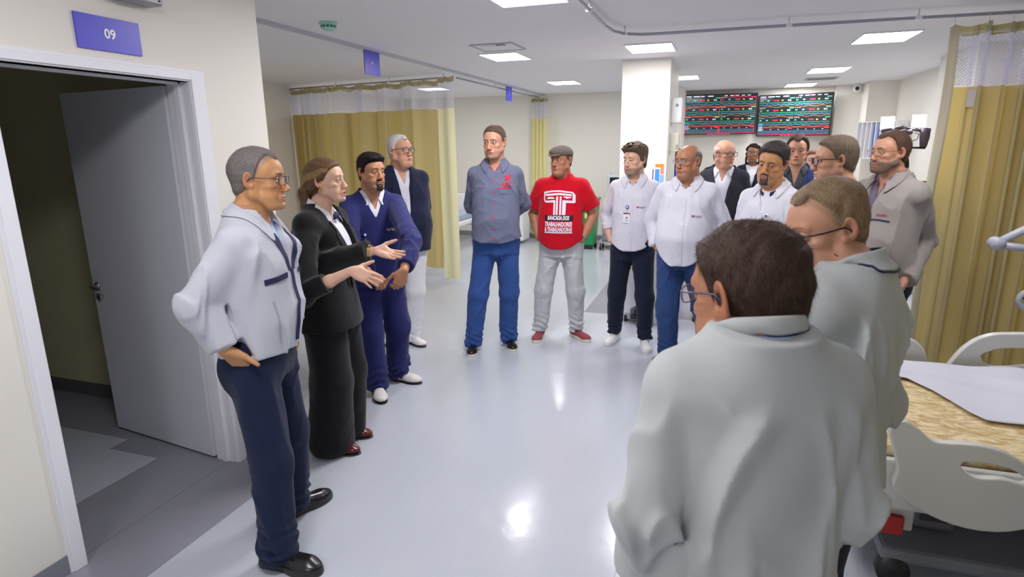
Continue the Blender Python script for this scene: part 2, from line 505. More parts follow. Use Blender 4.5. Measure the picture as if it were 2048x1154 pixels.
# emergency lamp on the wall above the door, cut by the top edge
v = empty('wall_lamp_housing', (XW, 2.13, 2.325), 0, 'grey metal lamp housing on the wall over the 09 sign, cut by the top edge', 'lamp housing')
MB().box((0.0, -0.11, 0.0), (0.085, 0.11, 0.10)).build('housing', rgb('grey metal box', (150, 150, 156), rough=0.35, metal=0.3), v, bevel=0.01)
for yy in (-0.09, 0.09): MB().lathe([(0.004, 0), (0.004, 0.002)], (0.087, yy, 0.02), axis='x').build('screw', M_dark, v)
# dome-less camera by the far right pilaster
v = empty('security_camera', (1.93, 11.0, CEIL), 0, 'small white ceiling camera with a dark lens, right of the screens', 'security camera')
MB().lathe([(0.05, 0), (0.05, -0.03), (0.03, -0.04)], n=20).build('mount', M_plast, v)
MB().lathe([(0.02, 0.09), (0.048, 0.08), (0.05, -0.04), (0.042, -0.06)], (0, 0, -0.075), axis='y', n=24).build('housing', M_plast, v)
MB().lathe([(0.03, -0.062), (0.026, -0.066)], (0, 0, -0.075), axis='y', n=20).build('lens', M_dark, v)


# ---------------------------------------------------------------- curtains
M_rail = rgb('grey aluminium rail', (168, 170, 182), rough=0.35, metal=0.4)
M_cloth = rgb('yellow curtain fabric', (202, 192, 146), rough=0.8, spec=0.1, bump=0.15, bscale=500, transl=0.27, tcol=(238, 206, 112))
M_cloth_pale = rgb('pale yellow curtain fabric', (246, 242, 196), rough=0.8, spec=0.1, transl=0.3)
M_heading = rgb('olive heading tape', (192, 182, 130), rough=0.8, transl=0.2)
M_eyelet = mat('eyelet', (0.7, 0.7, 0.7), rough=0.3, metal=1)


def net_mat():
    m = bpy.data.materials.new('white curtain netting'); m.use_nodes = True
    nt = m.node_tree; N = nt.nodes.new; L = nt.links.new
    b = nt.nodes['Principled BSDF']
    b.inputs['Base Color'].default_value = (*s2l((228, 228, 245)), 1); b.inputs['Roughness'].default_value = 0.7
    uv = N('ShaderNodeTexCoord')
    sep = N('ShaderNodeSeparateXYZ'); L(uv.outputs['UV'], sep.inputs[0])

    def m_(op, a, c=None):
        n = N('ShaderNodeMath'); n.operation = op
        for i, v_ in enumerate((a, c)):
            if v_ is None: continue
            if isinstance(v_, (int, float)): n.inputs[i].default_value = v_
            else: L(v_, n.inputs[i])
        return n.outputs[0]
    u = m_('MULTIPLY', m_('ADD', sep.outputs[0], sep.outputs[1]), 140.0)
    v_ = m_('MULTIPLY', m_('SUBTRACT', sep.outputs[0], sep.outputs[1]), 140.0)
    su = m_('ABSOLUTE', m_('SINE', u)); sv = m_('ABSOLUTE', m_('SINE', v_))
    hole = m_('MULTIPLY', m_('GREATER_THAN', su, 0.34), m_('GREATER_THAN', sv, 0.34))
    tr = N('ShaderNodeBsdfTransparent')
    mx = N('ShaderNodeMixShader')
    L(m_('MULTIPLY', hole, 0.92), mx.inputs[0]); L(b.outputs[0], mx.inputs[1]); L(tr.outputs[0], mx.inputs[2])
    L(mx.outputs[0], nt.nodes['Material Output'].inputs['Surface'])
    return m


M_net = net_mat()


def sheet(path, z0, z1, nz=14, sway=0.0, seed=0, flare=0.0):
    """rows of a hanging cloth over a plan path; returns grid and uv lengths"""
    rnd = random.Random(seed)
    G, U = [], []
    d = [0.0]
    for i in range(1, len(path)): d.append(d[-1] + math.dist(path[i], path[i - 1]))
    cx = sum(p[0] for p in path) / len(path); cy = sum(p[1] for p in path) / len(path)
    ph = rnd.random() * 6
    for j in range(nz + 1):
        t = j / nz
        z = z1 + (z0 - z1) * t
        row = []
        for i, (x, y) in enumerate(path):
            w_ = sway * t * math.sin(d[i] * 5 + ph + 1.5 * t)
            row.append((x + w_ * 0.6 + (x - cx) * flare * t, y + w_ + (y - cy) * flare * t, z + 0.012 * math.sin(d[i] * 7 + ph) * (1 if t > 0.98 else 0)))
        G.append(row); U.append([(d[i], z) for i in range(len(path))])
    return G, U


def cloth_obj(name, path, z0, z1, m, parent, nz=14, sway=0.0, seed=0, solid=0.0, flare=0.0):
    G, U = sheet(path, z0, z1, nz, sway, seed, flare)
    mb = MB().grid(G)
    o = mb.build(name, m, parent, solid=solid)
    me = o.data
    uvl = me.uv_layers.new(name='UVMap')
    flat = [u for r in U for u in r]
    li = np.zeros(len(me.loops), dtype=np.int32); me.loops.foreach_get('vertex_index', li)
    uvl.data.foreach_set('uv', np.array([flat[i] for i in li], dtype=np.float32).ravel())
    return o


def pleats(a, b_, fn, n=200):
    """plan path from a to b with an offset fn(s) sideways, s in metres along"""
    a = np.array(a, float); b_ = np.array(b_, float)
    L_ = np.linalg.norm(b_ - a); t = (b_ - a) / L_; nrm = np.array([-t[1], t[0]])
    out = []
    for i in range(n):
        s = L_ * i / (n - 1)
        o, sh = fn(s, L_)
        p = a + t * (s + sh) + nrm * o
        out.append((p[0], p[1]))
    return out


def rail(pts, label, group=None):
    r = empty('curtain_rail', (0, 0, 0), 0, label, 'curtain rail', group)
    mb = MB().tube([(x, y, CEIL - 0.055) for x, y in pts], 0.011, n=8)
    mb.build('track', M_rail, r)
    d = 0
    for i in range(1, len(pts)):
        d += math.dist(pts[i], pts[i - 1])
        if d > 0.8 or i == 1:
            d = 0
            x, y = pts[i]
            MB().box((x - 0.02, y - 0.012, CEIL - 0.066), (x + 0.02, y + 0.012, CEIL - 0.042)).tube([(x, y, CEIL - 0.045), (x, y, CEIL)], 0.006, n=6).build('hanger', M_plast, r)
    return r


def curtain(name_label, path, z_mid, z_bot, z_top, seed, m=None, hooks=8, sway=0.03, group='yellow bay curtains', flare=0.0, nz=14):
    xs = sum(p[0] for p in path) / len(path); ys = sum(p[1] for p in path) / len(path)
    r = empty('bay_curtain', (xs, ys, 0), 0, name_label, 'curtain', group)
    lp = [(x - xs, y - ys) for x, y in path]
    cloth_obj('fabric_panel', lp, z_bot, z_mid, m or M_cloth, r, nz=nz, sway=sway, seed=seed, flare=flare)
    cloth_obj('netting', lp, z_mid, z_top - 0.05, M_net, r, nz=4, sway=0, seed=seed)
    # heading tape sags between its eyelets
    n = len(lp); G = []
    for j in range(3):
        G.append([(x, y, z_top - 0.03 * j - 0.018 * abs(math.sin(i / n * PI * hooks))) for i, (x, y) in enumerate(lp)])
    MB().grid(G).build('heading_tape', M_heading, r)
    for k in range(hooks + 1):
        i = min(n - 1, int(k / hooks * (n - 1)))
        x, y = lp[i]
        MB().tube([(x, y, z_top - 0.012), (x, y, CEIL - 0.068)], 0.0018, n=5).lathe([(0.010, -0.003), (0.010, 0.003)], (x, y, z_top - 0.02), n=10, axis='y').build('eyelet_hook', M_eyelet, r)
    return r



# left bay: rail across the bay from its back wall to the ceiling strip
rail([(-5.86, 7.52), (-5.0, 7.37), (-4.1, 7.22), (-3.26, 7.07)], 'curtain rail across the left bay over the long yellow curtain')


def fold_left(s, L_):
    f = s / L_
    if f < 0.22: return 0.075 * math.sin(s * 46 + 0.6 * math.sin(s * 19)), 0.02 * math.sin(s * 31)
    return 0.085 * math.sin(s * 13.5 + 1.6 * math.sin(s * 4.1)) + 0.02 * math.sin(s * 31), 0.035 * math.sin(s * 27)


curtain('long yellow bay curtain with netting top, drawn behind the men on the left', pleats((-5.85, 7.50), (-3.37, 7.09), fold_left, 340),
        2.155, 0.13, 2.505, 1, hooks=13)
curtain('pale yellow free edge of the left bay curtain, turned toward the camera', pleats((-3.31, 6.98), (-3.06, 6.90), lambda s, L_: (0.02 * math.sin(s * 26), 0), 30),
        2.15, 0.03, 2.52, 2, m=M_cloth_pale, hooks=2, sway=0.02)
# far curtain drawn open at the far wall
rail([(-3.12, 7.15), (-3.12, 8.5), (-3.12, 10.0), (-3.10, 10.7)], 'curtain rail running along the ceiling strip toward the far wall')
curtain('narrow bunched yellow curtain hanging at the far wall, behind the man in red', pleats((-3.22, 10.62), (-2.93, 10.58), lambda s, L_: (0.05 * math.sin(s * 90), 0), 120),
        2.15, 0.10, 2.50, 3, m=M_cloth_pale, hooks=4, sway=0.01, flare=0.05)
# right bay rail with its bend, and the near curtain
arc = [(-0.82, 1.2), (-0.82, 2.5), (-0.82, 3.94)] + [(-0.82, 4.5), (-0.80, 4.72), (-0.74, 4.86), (-0.62, 4.94), (-0.45, 4.955)] + [(0.4, 4.97), (1.2, 5.01), (1.8, 5.04), (2.6, 5.05), (3.6, 5.06), (4.4, 5.06)]
rail(arc, 'long bent curtain rail on the ceiling of the right bay, running to the right edge')


def fold_right(s, L_):
    if s < 0.12: return 0.015 * math.sin(s * 20), 0.0
    q = s - 0.12
    return 0.085 * math.sin(q * 62 + 1.2 * math.sin(q * 19)) * min(1, q / 0.05), 0.022 * math.sin(q * 124 + 2.4 * math.sin(q * 19))


curtain('heavy yellow curtain with netting top hanging at the right edge behind the bed', pleats((1.41, 5.0), (3.1, 5.05), fold_right, 420),
        2.06, 0.10, 2.46, 4, hooks=9, sway=0.02)

hem = [(1.398 + .004 * math.sin(t), 4.985 + .008 * math.sin(t * 2)) for t in (0, 1, 2, 3)]
c_ = [o for o in bpy.data.objects if o.name.startswith('bay_curtain') and o.get('label', '').startswith('heavy')][0]
G = [[(1.388 - c_.location.x + .055 * u + .01 * math.sin(t * 9), 4.988 - c_.location.y + .012 * math.sin(u * 3 + t * 6), 2.44 + (0.10 - 2.44) * t) for u in (0, .33, .66, 1)] for t in [i / 14 for i in range(15)]]
MB().grid(G).build('edge_hem', rgb('cream hem tape', (214, 206, 180), rough=.8), c_, solid=.004)
MB().box((1.53 - c_.location.x, 4.955 - c_.location.y, 1.93), (1.58 - c_.location.x, 4.957 - c_.location.y, 2.04)).build('care_label', rgb('pale label', (214, 206, 206)), c_)
# ---------------------------------------------------------------- smooth implicit surfaces, meshed sparsely
F4 = np.float32


def vec(*a): return np.array(a, dtype=F4)


class Sdf:
    """ordered list of primitives; op 'u' smooth union, 's' smooth subtract, 'i' smooth intersect"""
    def __init__(self):
        self.p = []
        self.post = None
        self.pad = 0.0

    def add(self, fn, op='u', k=0.01):
        self.p.append((fn, op, k)); return self

    def rc(self, a, b, ra, rb, op='u', k=0.01, T=None):
        a = np.array(a, F4); b = np.array(b, F4)
        if T is not None: a, b, s = T.pt(a), T.pt(b), T.s; ra *= s; rb *= s; k *= s
        ab = b - a; L2 = max(float(ab @ ab), 1e-10)

        def fn(P):
            d = P - a
            t = np.clip((d @ ab) / L2, 0, 1)
            q = d - t[..., None] * ab
            return np.sqrt((q * q).sum(-1)) - (ra + (rb - ra) * t)
        return self.add(fn, op, k)

    def ell(self, c, r, op='u', k=0.01, T=None, R=None):
        c = np.array(c, F4); r = np.array(r, F4)
        Rm = np.eye(3, dtype=F4) if R is None else np.array(R, F4)
        if T is not None: c = T.pt(c); r = r * T.s; k = k * T.s; Rm = T.M @ Rm

        def fn(P):
            q = (P - c) @ Rm
            a = q / r
            k0 = np.sqrt((a * a).sum(-1)) + 1e-9
            b = a / r
            k1 = np.sqrt((b * b).sum(-1)) + 1e-9
            return np.where(k0 < 0.2, -r.min() * 0.8, k0 * (k0 - 1.0) / k1)
        return self.add(fn, op, k)

    def loft(self, prof, n=2.3, op='u', k=0.01, cap=0.01):
        """prof rows: z, rx, ry, cx, cy (z rising)"""
        A = np.array(prof, F4)
        z0, z1 = A[0, 0], A[-1, 0]
        # smooth the profile
        zz = np.linspace(z0, z1, 80).astype(F4)
        C = [np.interp(zz, A[:, 0], A[:, i]) for i in range(1, 5)]
        ker = np.ones(7) / 7
        C = [np.convolve(np.pad(c, 3, mode='edge'), ker, mode='valid') for c in C]

        def fn(P):
            z = np.clip(P[..., 2], z0, z1)
            rx, ry, cx, cy = [np.interp(z, zz, c).astype(F4) for c in C]
            x = np.abs(P[..., 0] - cx) / rx; y = np.abs(P[..., 1] - cy) / ry
            kk = (x ** n + y ** n + 1e-9) ** (1 / n)
            g = np.sqrt((x / rx) ** 2 + (y / ry) ** 2) / np.maximum(kk, 1e-4)
            d = (kk - 1) / np.maximum(g, 1e-3)
            d = np.where(kk < 0.25, -np.minimum(rx, ry) * 0.6, d)
            return np.maximum(d, np.maximum(P[..., 2] - z1, z0 - P[..., 2]))
        return self.add(fn, op, k)

    def plane(self, n, d, op='i', k=0.002):
        """keeps the side where n.p < d"""
        n = np.array(n, F4); n /= np.linalg.norm(n)
        return self.add(lambda P: P @ n - d, op, k)

    @staticmethod
    def comb(v, d, op, k):
        if op == 'u':
            h = np.clip(k - np.abs(v - d), 0, None) / k
            return np.minimum(v, d) - h * h * k * 0.25
        if op == 's': d = -d
        h = np.clip(k - np.abs(v - d), 0, None) / k
        return np.maximum(v, d) + h * h * k * 0.25

    def ev(self, P):
        v = np.full(P.shape[:-1], 1.0, F4)
        for fn, op, k in self.p: v = self.comb(v, fn(P).astype(F4), op, k)
        if self.post is not None: v = self.post(P, v)
        return v

    def mesh(self, h, lo, hi, smooth=1):
        lo = np.array(lo, F4); hi = np.array(hi, F4)
        B = 8
        bs = B * h
        nb = np.ceil((hi - lo) / bs).astype(int)
        g = np.stack(np.meshgrid(*[np.arange(n) for n in nb], indexing='ij'), -1).reshape(-1, 3)
        cen = (lo + (g + 0.5) * bs).astype(F4)
        R = bs * 0.87
        dc = []
        v = np.full(len(cen), 1.0, F4)
        for fn, op, k in self.p:
            d = fn(cen).astype(F4); dc.append(d); v = self.comb(v, d, op, k)
        act = np.abs(v) < R * 1.5 + self.pad
        g = g[act]; dc = [d[act] for d in dc]
        off = np.stack(np.meshgrid(*[np.arange(B + 1)] * 3, indexing='ij'), -1).reshape(-1, 3)
        nB = len(g)
        if nB == 0: return np.zeros((0, 3), F4), np.zeros((0, 4), np.int64)
        P = (lo + (g[:, None, :] * B + off[None]) * h).astype(F4)
        V = np.full((nB, len(off)), 1.0, F4)
        for (fn, op, k), d in zip(self.p, dc):
            lim = R * 1.5 + k + 0.004
            sel = np.nonzero((d > -lim) if op == 'i' else (d < lim))[0]
            if len(sel) == 0: continue
            V[sel] = self.comb(V[sel], fn(P[sel]).astype(F4), op, k)
        if self.post is not None: V = self.post(P, V)
        V = V.reshape(nB, B + 1, B + 1, B + 1)
        neg = V < 0
        cnt = np.zeros((nB, B, B, B), np.int8)
        for dx in (0, 1):
            for dy in (0, 1):
                for dz in (0, 1):
                    cnt += neg[:, dx:dx + B, dy:dy + B, dz:dz + B]
        bi, ci, cj, ck = np.nonzero((cnt > 0) & (cnt < 8))
        c8 = {}
        for dx in (0, 1):
            for dy in (0, 1):
                for dz in (0, 1):
                    c8[(dx, dy, dz)] = V[bi, ci + dx, cj + dy, ck + dz]
        acc = np.zeros((len(bi), 3), F4); n = np.zeros(len(bi), F4)
        K = list(c8)
        for a in K:
            for ax in range(3):
                if a[ax] == 1: continue
                b = list(a); b[ax] = 1; b = tuple(b)
                va, vb = c8[a], c8[b]
                m = (va < 0) != (vb < 0)
                t = np.where(m, va / np.where(m, va - vb, 1), 0)
                p = np.zeros((len(bi), 3), F4) + np.array(a, F4)
                p[:, ax] += t
                acc += p * m[:, None]; n += m
        loc = acc / np.maximum(n, 1)[:, None]
        gc = g[bi] * B + np.stack([ci, cj, ck], -1)
        NX, NY, NZ = nb * B + 2
        key = (gc[:, 0].astype(np.int64) * NY + gc[:, 1]) * NZ + gc[:, 2]
        order = np.argsort(key); key = key[order]
        verts = (lo + (gc[order] + loc[order]) * h).astype(F4)
        faces = []
        for ax in range(3):
            sl = [slice(0, B)] * 3; s2 = list(sl); s2[ax] = slice(1, B + 1)
            A = neg[(slice(None), *sl)]; Bn = neg[(slice(None), *s2)]
            bi2, i, j, k_ = np.nonzero(A != Bn)
            p = g[bi2] * B + np.stack([i, j, k_], -1)
            inside = A[bi2, i, j, k_]
            b, c = (ax + 1) % 3, (ax + 2) % 3
            qs = []
            for ob, oc in ((0, 0), (-1, 0), (-1, -1), (0, -1)):
                q = p.copy(); q[:, b] += ob; q[:, c] += oc
                kk = (q[:, 0].astype(np.int64) * NY + q[:, 1]) * NZ + q[:, 2]
                ix = np.clip(np.searchsorted(key, kk), 0, len(key) - 1)
                qs.append(np.where(key[ix] == kk, ix, -1))
            Q = np.stack(qs, -1)
            Q = np.where(inside[:, None], Q, Q[:, ::-1])
            faces.append(Q[(Q >= 0).all(1)])
        Fc = np.concatenate(faces)
        for _ in range(smooth):
            s = np.zeros_like(verts); c = np.zeros(len(verts), F4)
            for a, b in ((0, 1), (1, 2), (2, 3), (3, 0)):
                for u, w_ in ((a, b), (b, a)):
                    for d in range(3): s[:, d] += np.bincount(Fc[:, u], weights=verts[Fc[:, w_], d], minlength=len(verts))
                    c += np.bincount(Fc[:, u], minlength=len(verts))
            verts = np.where(c[:, None] > 0, verts * 0.45 + 0.55 * s / np.maximum(c, 1)[:, None], verts).astype(F4)
        return verts, Fc


class Tf:
    """local frame: origin, 3x3 (columns right, forward, up), scale"""
    def __init__(self, o, M=None, s=1.0):
        self.o = np.array(o, F4); self.M = np.eye(3, dtype=F4) if M is None else np.array(M, F4); self.s = s

    def pt(self, p): return self.o + self.M @ (np.array(p, F4) * self.s)

    def pts(self, P): return self.o + (np.asarray(P, F4) * self.s) @ self.M.T

    def inv(self, P): return ((P - self.o) @ self.M) / self.s


def rotm(yaw=0, pitch=0, roll=0):
    """yaw right-positive turn to the person's right (clockwise from above), pitch down, roll to the right shoulder; degrees"""
    a, b, c = math.radians(-yaw), math.radians(-pitch), math.radians(roll)
    Rz = np.array([[math.cos(a), -math.sin(a), 0], [math.sin(a), math.cos(a), 0], [0, 0, 1]])
    Rx = np.array([[1, 0, 0], [0, math.cos(b), -math.sin(b)], [0, math.sin(b), math.cos(b)]])
    Ry = np.array([[math.cos(c), 0, math.sin(c)], [0, 1, 0], [-math.sin(c), 0, math.cos(c)]])
    return (Rz @ Rx @ Ry).astype(F4)


def make_mesh(name, V, Fc, m, parent, col=None):
    me = bpy.data.meshes.new(name)
    nv, nf = len(V), len(Fc)
    me.vertices.add(nv); me.vertices.foreach_set('co', np.ascontiguousarray(V, dtype=np.float32).ravel())
    me.loops.add(nf * 4); me.loops.foreach_set('vertex_index', Fc.astype(np.int32).ravel())
    me.polygons.add(nf); me.polygons.foreach_set('loop_start', (np.arange(nf) * 4).astype(np.int32))
    me.update(calc_edges=True); me.validate()
    me.polygons.foreach_set('use_smooth', np.ones(len(me.polygons), dtype=bool))
    if col is not None and len(me.vertices) == nv:
        ca = me.color_attributes.new('Col', 'FLOAT_COLOR', 'POINT')
        c4 = np.ones((nv, 4), np.float32); c4[:, :3] = col
        ca.data.foreach_set('color', c4.ravel())
    return link(name, me, m, parent)


def waves(P, f, seed, n=4):
    """cheap smooth noise in -1..1"""
    r = np.random.RandomState(seed)
    s = 0
    for i in range(n):
        k = r.normal(size=3) * np.array(f)
        k2 = r.normal(size=3) * np.array(f) * 0.6
        s = s + np.sin(P @ k.astype(F4) + r.rand() * 6.28 + 1.3 * np.sin(P @ k2.astype(F4) + r.rand() * 6.28))
    return (s / n).astype(F4)


def creases(P, f, seed):
    """ridged noise 0..1, sharp narrow folds"""
    w_ = waves(P, f, seed, 3)
    return (1 - np.clip(np.abs(w_) * 2.6, 0, 1)) ** 1.6
# ---------------------------------------------------------------- people
def skin_mat(rough=0.5):
    return mat('skin', (0.7, 0.45, 0.35), rough=0.48, spec=0.4, sss=0.06, attr=True, bump=0.12, bscale=420, var=0.05, vscale=45)


def hair_mat(name, c, rough=0.45):
    return rgb(name, c, rough=rough + .15, spec=0.18, bump=0.6, bscale=420, var=0.42, vscale=330, stretch=(1, 1, 0.25))


def cloth(name, c, bump=0.25, scale=700, rough=0.85, sheen=0.1, var=0.03, vs=14):
    return rgb(name, c, rough=rough, spec=0.2, bump=bump, bscale=scale, sheen=sheen, var=var, vscale=vs)


HL = {  # hairline height over face-to-back coordinate y (front positive)
    'short': ([-.12, -.09, -.05, -.022, -.004, .012, .03, .05, .066, .09], [-.078, -.072, -.05, -.032, -.02, .0, .038, .062, .075, .08]),
    'receding': ([-.12, -.09, -.05, -.022, -.004, .012, .03, .05, .066, .09], [-.075, -.07, -.048, -.03, -.015, .01, .065, .098, .09, .095]),
    'bald': ([-.12, -.09, -.05, -.022, -.004, .012, .03, .05, .066, .09], [-.065, -.06, -.045, -.03, -.01, .03, .2, .2, .2, .2]),
    'full': ([-.12, -.09, -.05, -.022, -.004, .012, .03, .05, .066, .09], [-.09, -.085, -.062, -.045, -.035, -.012, .03, .052, .062, .068]),
}


def head_sdf(T, h):
    """skin of the head and neck; h = dict of shape numbers"""
    fat = h.get('fat', 1.0); jw = h.get('jaw', 1.0); ns = h.get('nose', 1.0)
    S = Sdf()
    S.ell((0, -.012, .027), (.0755, .096, .087), T=T)
    S.ell((0, .032, .03), (.062, .058, .058), k=.02, T=T)
    S.ell((0, .030, -.036), (.055 * (.5 + .5 * fat), .055, .072), k=.025, T=T)
    for s in (-1, 1):
        S.rc((s * .055 * jw, -.004, -.050), (s * .024 * jw, .058, -.096), .0195 * fat, .0155 * fat, k=.014, T=T)
        S.rc((s * .058 * jw, -.004, -.015), (s * .055 * jw, -.004, -.055), .017, .019 * fat, k=.014, T=T)
        S.ell((s * .045, .053, -.023), (.019, .022, .015), k=.014, T=T)
        S.ell((s * .036, .046, -.062), (.024 * fat, .030 * fat, .028), k=.02, T=T)
    S.ell((0, .077, -.098), (.021 * jw, .018, .018), k=.018, T=T)
    S.rc((-.03 * jw, .052, -.095), (.03 * jw, .052, -.095), .02, .02, k=.02, T=T)
    if fat > 1.05: S.ell((0, .035, -.115), (.045 * (fat - .1), .045, .026), k=.03, T=T)
    # brow, sockets
    S.rc((-.038, .076, .021), (.038, .076, .021), .011, .011, k=.014, T=T)
    for s in (-1, 1):
        S.ell((s * .031, .098, .001), (.0185, .02, .0135), op='s', k=.012, T=T)
        S.ell((s * .046, .088, -.004), (.010, .018, .012), op='s', k=.010, T=T)
    # nose
    S.rc((0, .083, .012), (0, .101, -.032), .0075 * ns, .0105 * ns, k=.009, T=T)
    S.ell((0, .1035, -.036), (.0125 * ns, .0125 * ns, .0115 * ns), k=.006, T=T)
    for s in (-1, 1):
        S.ell((s * .0125 * ns, .098, -.040), (.0088 * ns, .0115, .0082), k=.005, T=T)
        S.ell((s * .0070 * ns, .1045, -.048), (.0036, .005, .003), op='s', k=.002, T=T)
    # eyelids round the eyeball, then the opening
    op_ = h.get('lid', 1.0)
    for s in (-1, 1):
        S.ell((s * .031, .0735, .0), (.0142, .0142, .0135), k=.003, T=T)
        S.ell((s * .031, .0895, -.0012), (.0150, .0150, .0038 * op_), op='s', k=.0012, T=T)
    for s in (-1, 1):
        S.rc((s * .021, .094, -.046), (s * .033, .082, -.072), .0022, .0022, op='s', k=.008, T=T)
    # mouth
    mo = h.get('mouth', 0.0)
    S.ell((0, .082, -.069), (.028, .0125, .018), k=.014, T=T)
    S.ell((0, .0905, -.0655 + mo * .3), (.0205, .0062, .0046), k=.004, T=T)
    S.ell((0, .0895, -.0755 - mo), (.0185, .0066, .0055), k=.004, T=T)
    S.ell((0, .0975, -.0705 - mo * .4), (.0245, .0095, .0014 + mo * .9), op='s', k=.0025, T=T)
    S.ell((0, .0935, -.086 - mo), (.014, .006, .003), op='s', k=.006, T=T)
    # ears
    es = h.get('ear', 1.0)
    for s in (-1, 1):
        R = rotm(s * -24, 0, s * 8)
        S.ell((s * .0805, -.012, .000), (.0068, .0190 * es, .0320 * es), k=.005, T=T, R=R)
        S.ell((s * .0868, -.010, .005), (.0062, .0115 * es, .0200 * es), op='s', k=.003, T=T, R=R)
        S.ell((s * .0825, -.006, -.008), (.005, .0065, .0085), op='s', k=.003, T=T)
        S.ell((s * .0780, -.001, -.0235), (.005, .008, .009), k=.004, T=T)
    return S


def neck_prims(S, T, base, r0, r1, b):
    hb = T.pt((0, -.028, -.065)); ch = T.pt((0, -.008, -.085))
    S.rc(hb, base + vec(0, -.012, -.0), r0 * 1.02, r1, k=.02)
    S.rc(ch, base + vec(0, .014, -.01), r0 * .72, r1 * .8, k=.018)
    if b.get('adam', True): S.ell((T.pt((0, .02, -.12)) * .5 + (base + vec(0, .045, .04)) * .5), (.012, .012, .016), k=.012)


def skull_fn(T):
    """smooth head without ears or nose: what hair and beards grow from"""
    S = Sdf()
    S.ell((0, -.012, .027), (.0755, .096, .087), T=T)
    S.ell((0, .032, .03), (.062, .058, .058), k=.02, T=T)
    S.ell((0, .030, -.036), (.055, .055, .072), k=.025, T=T)
    S.ell((0, -.035, -.05), (.055, .055, .06), k=.03, T=T)
    return S


def strands(V, Fc, N, n, length, width, comb, seed, lift=0.25, curl=0.0, T=None):
    """thin tapering ribbons lying along the hair"""
    r = np.random.RandomState(seed)
    fi = r.randint(0, len(Fc), n)
    P0 = V[Fc[fi]].mean(1); N0 = N[fi]
    D = comb(P0, N0)
    D = D - N0 * (D * N0).sum(1, keepdims=True)
    D /= np.linalg.norm(D, axis=1, keepdims=True) + 1e-6
    D += r.normal(size=D.shape) * min(.22, .06 + lift)
    L_ = length * (0.6 + 0.8 * r.rand(n))[:, None]
    side = np.cross(D, N0); side /= np.linalg.norm(side, axis=1, keepdims=True) + 1e-6
    W = width * (0.7 + 0.6 * r.rand(n))[:, None]
    pts = []
    lf = lift * (0.4 + r.rand(n))[:, None]
    ph = r.rand(n)[:, None] * 6.28
    for t in (0, .35, .7, 1.0):
        c = P0 - N0 * .002 + D * L_ * t + N0 * (L_ * lf * (t - .55 * t * t)) + vec(0, 0, -1) * (L_ * .18 * t * t) + side * (curl * L_ * np.sin(ph + t * 7))
        ww = W * (1 - t) ** .6 * .5
        pts += [c - side * ww, c + side * ww]
    A = np.stack(pts, 1)  # n,8,3
    V2 = A.reshape(-1, 3)
    b = np.arange(n)[:, None] * 8
    F2 = np.concatenate([np.concatenate([b + i, b + i + 1, b + i + 3, b + i + 2], 1) for i in (0, 2, 4)])
    return V2, F2


def face_normals(V, Fc):
    n = np.cross(V[Fc[:, 2]] - V[Fc[:, 0]], V[Fc[:, 3]] - V[Fc[:, 1]])
    return n / (np.linalg.norm(n, axis=1, keepdims=True) + 1e-9)


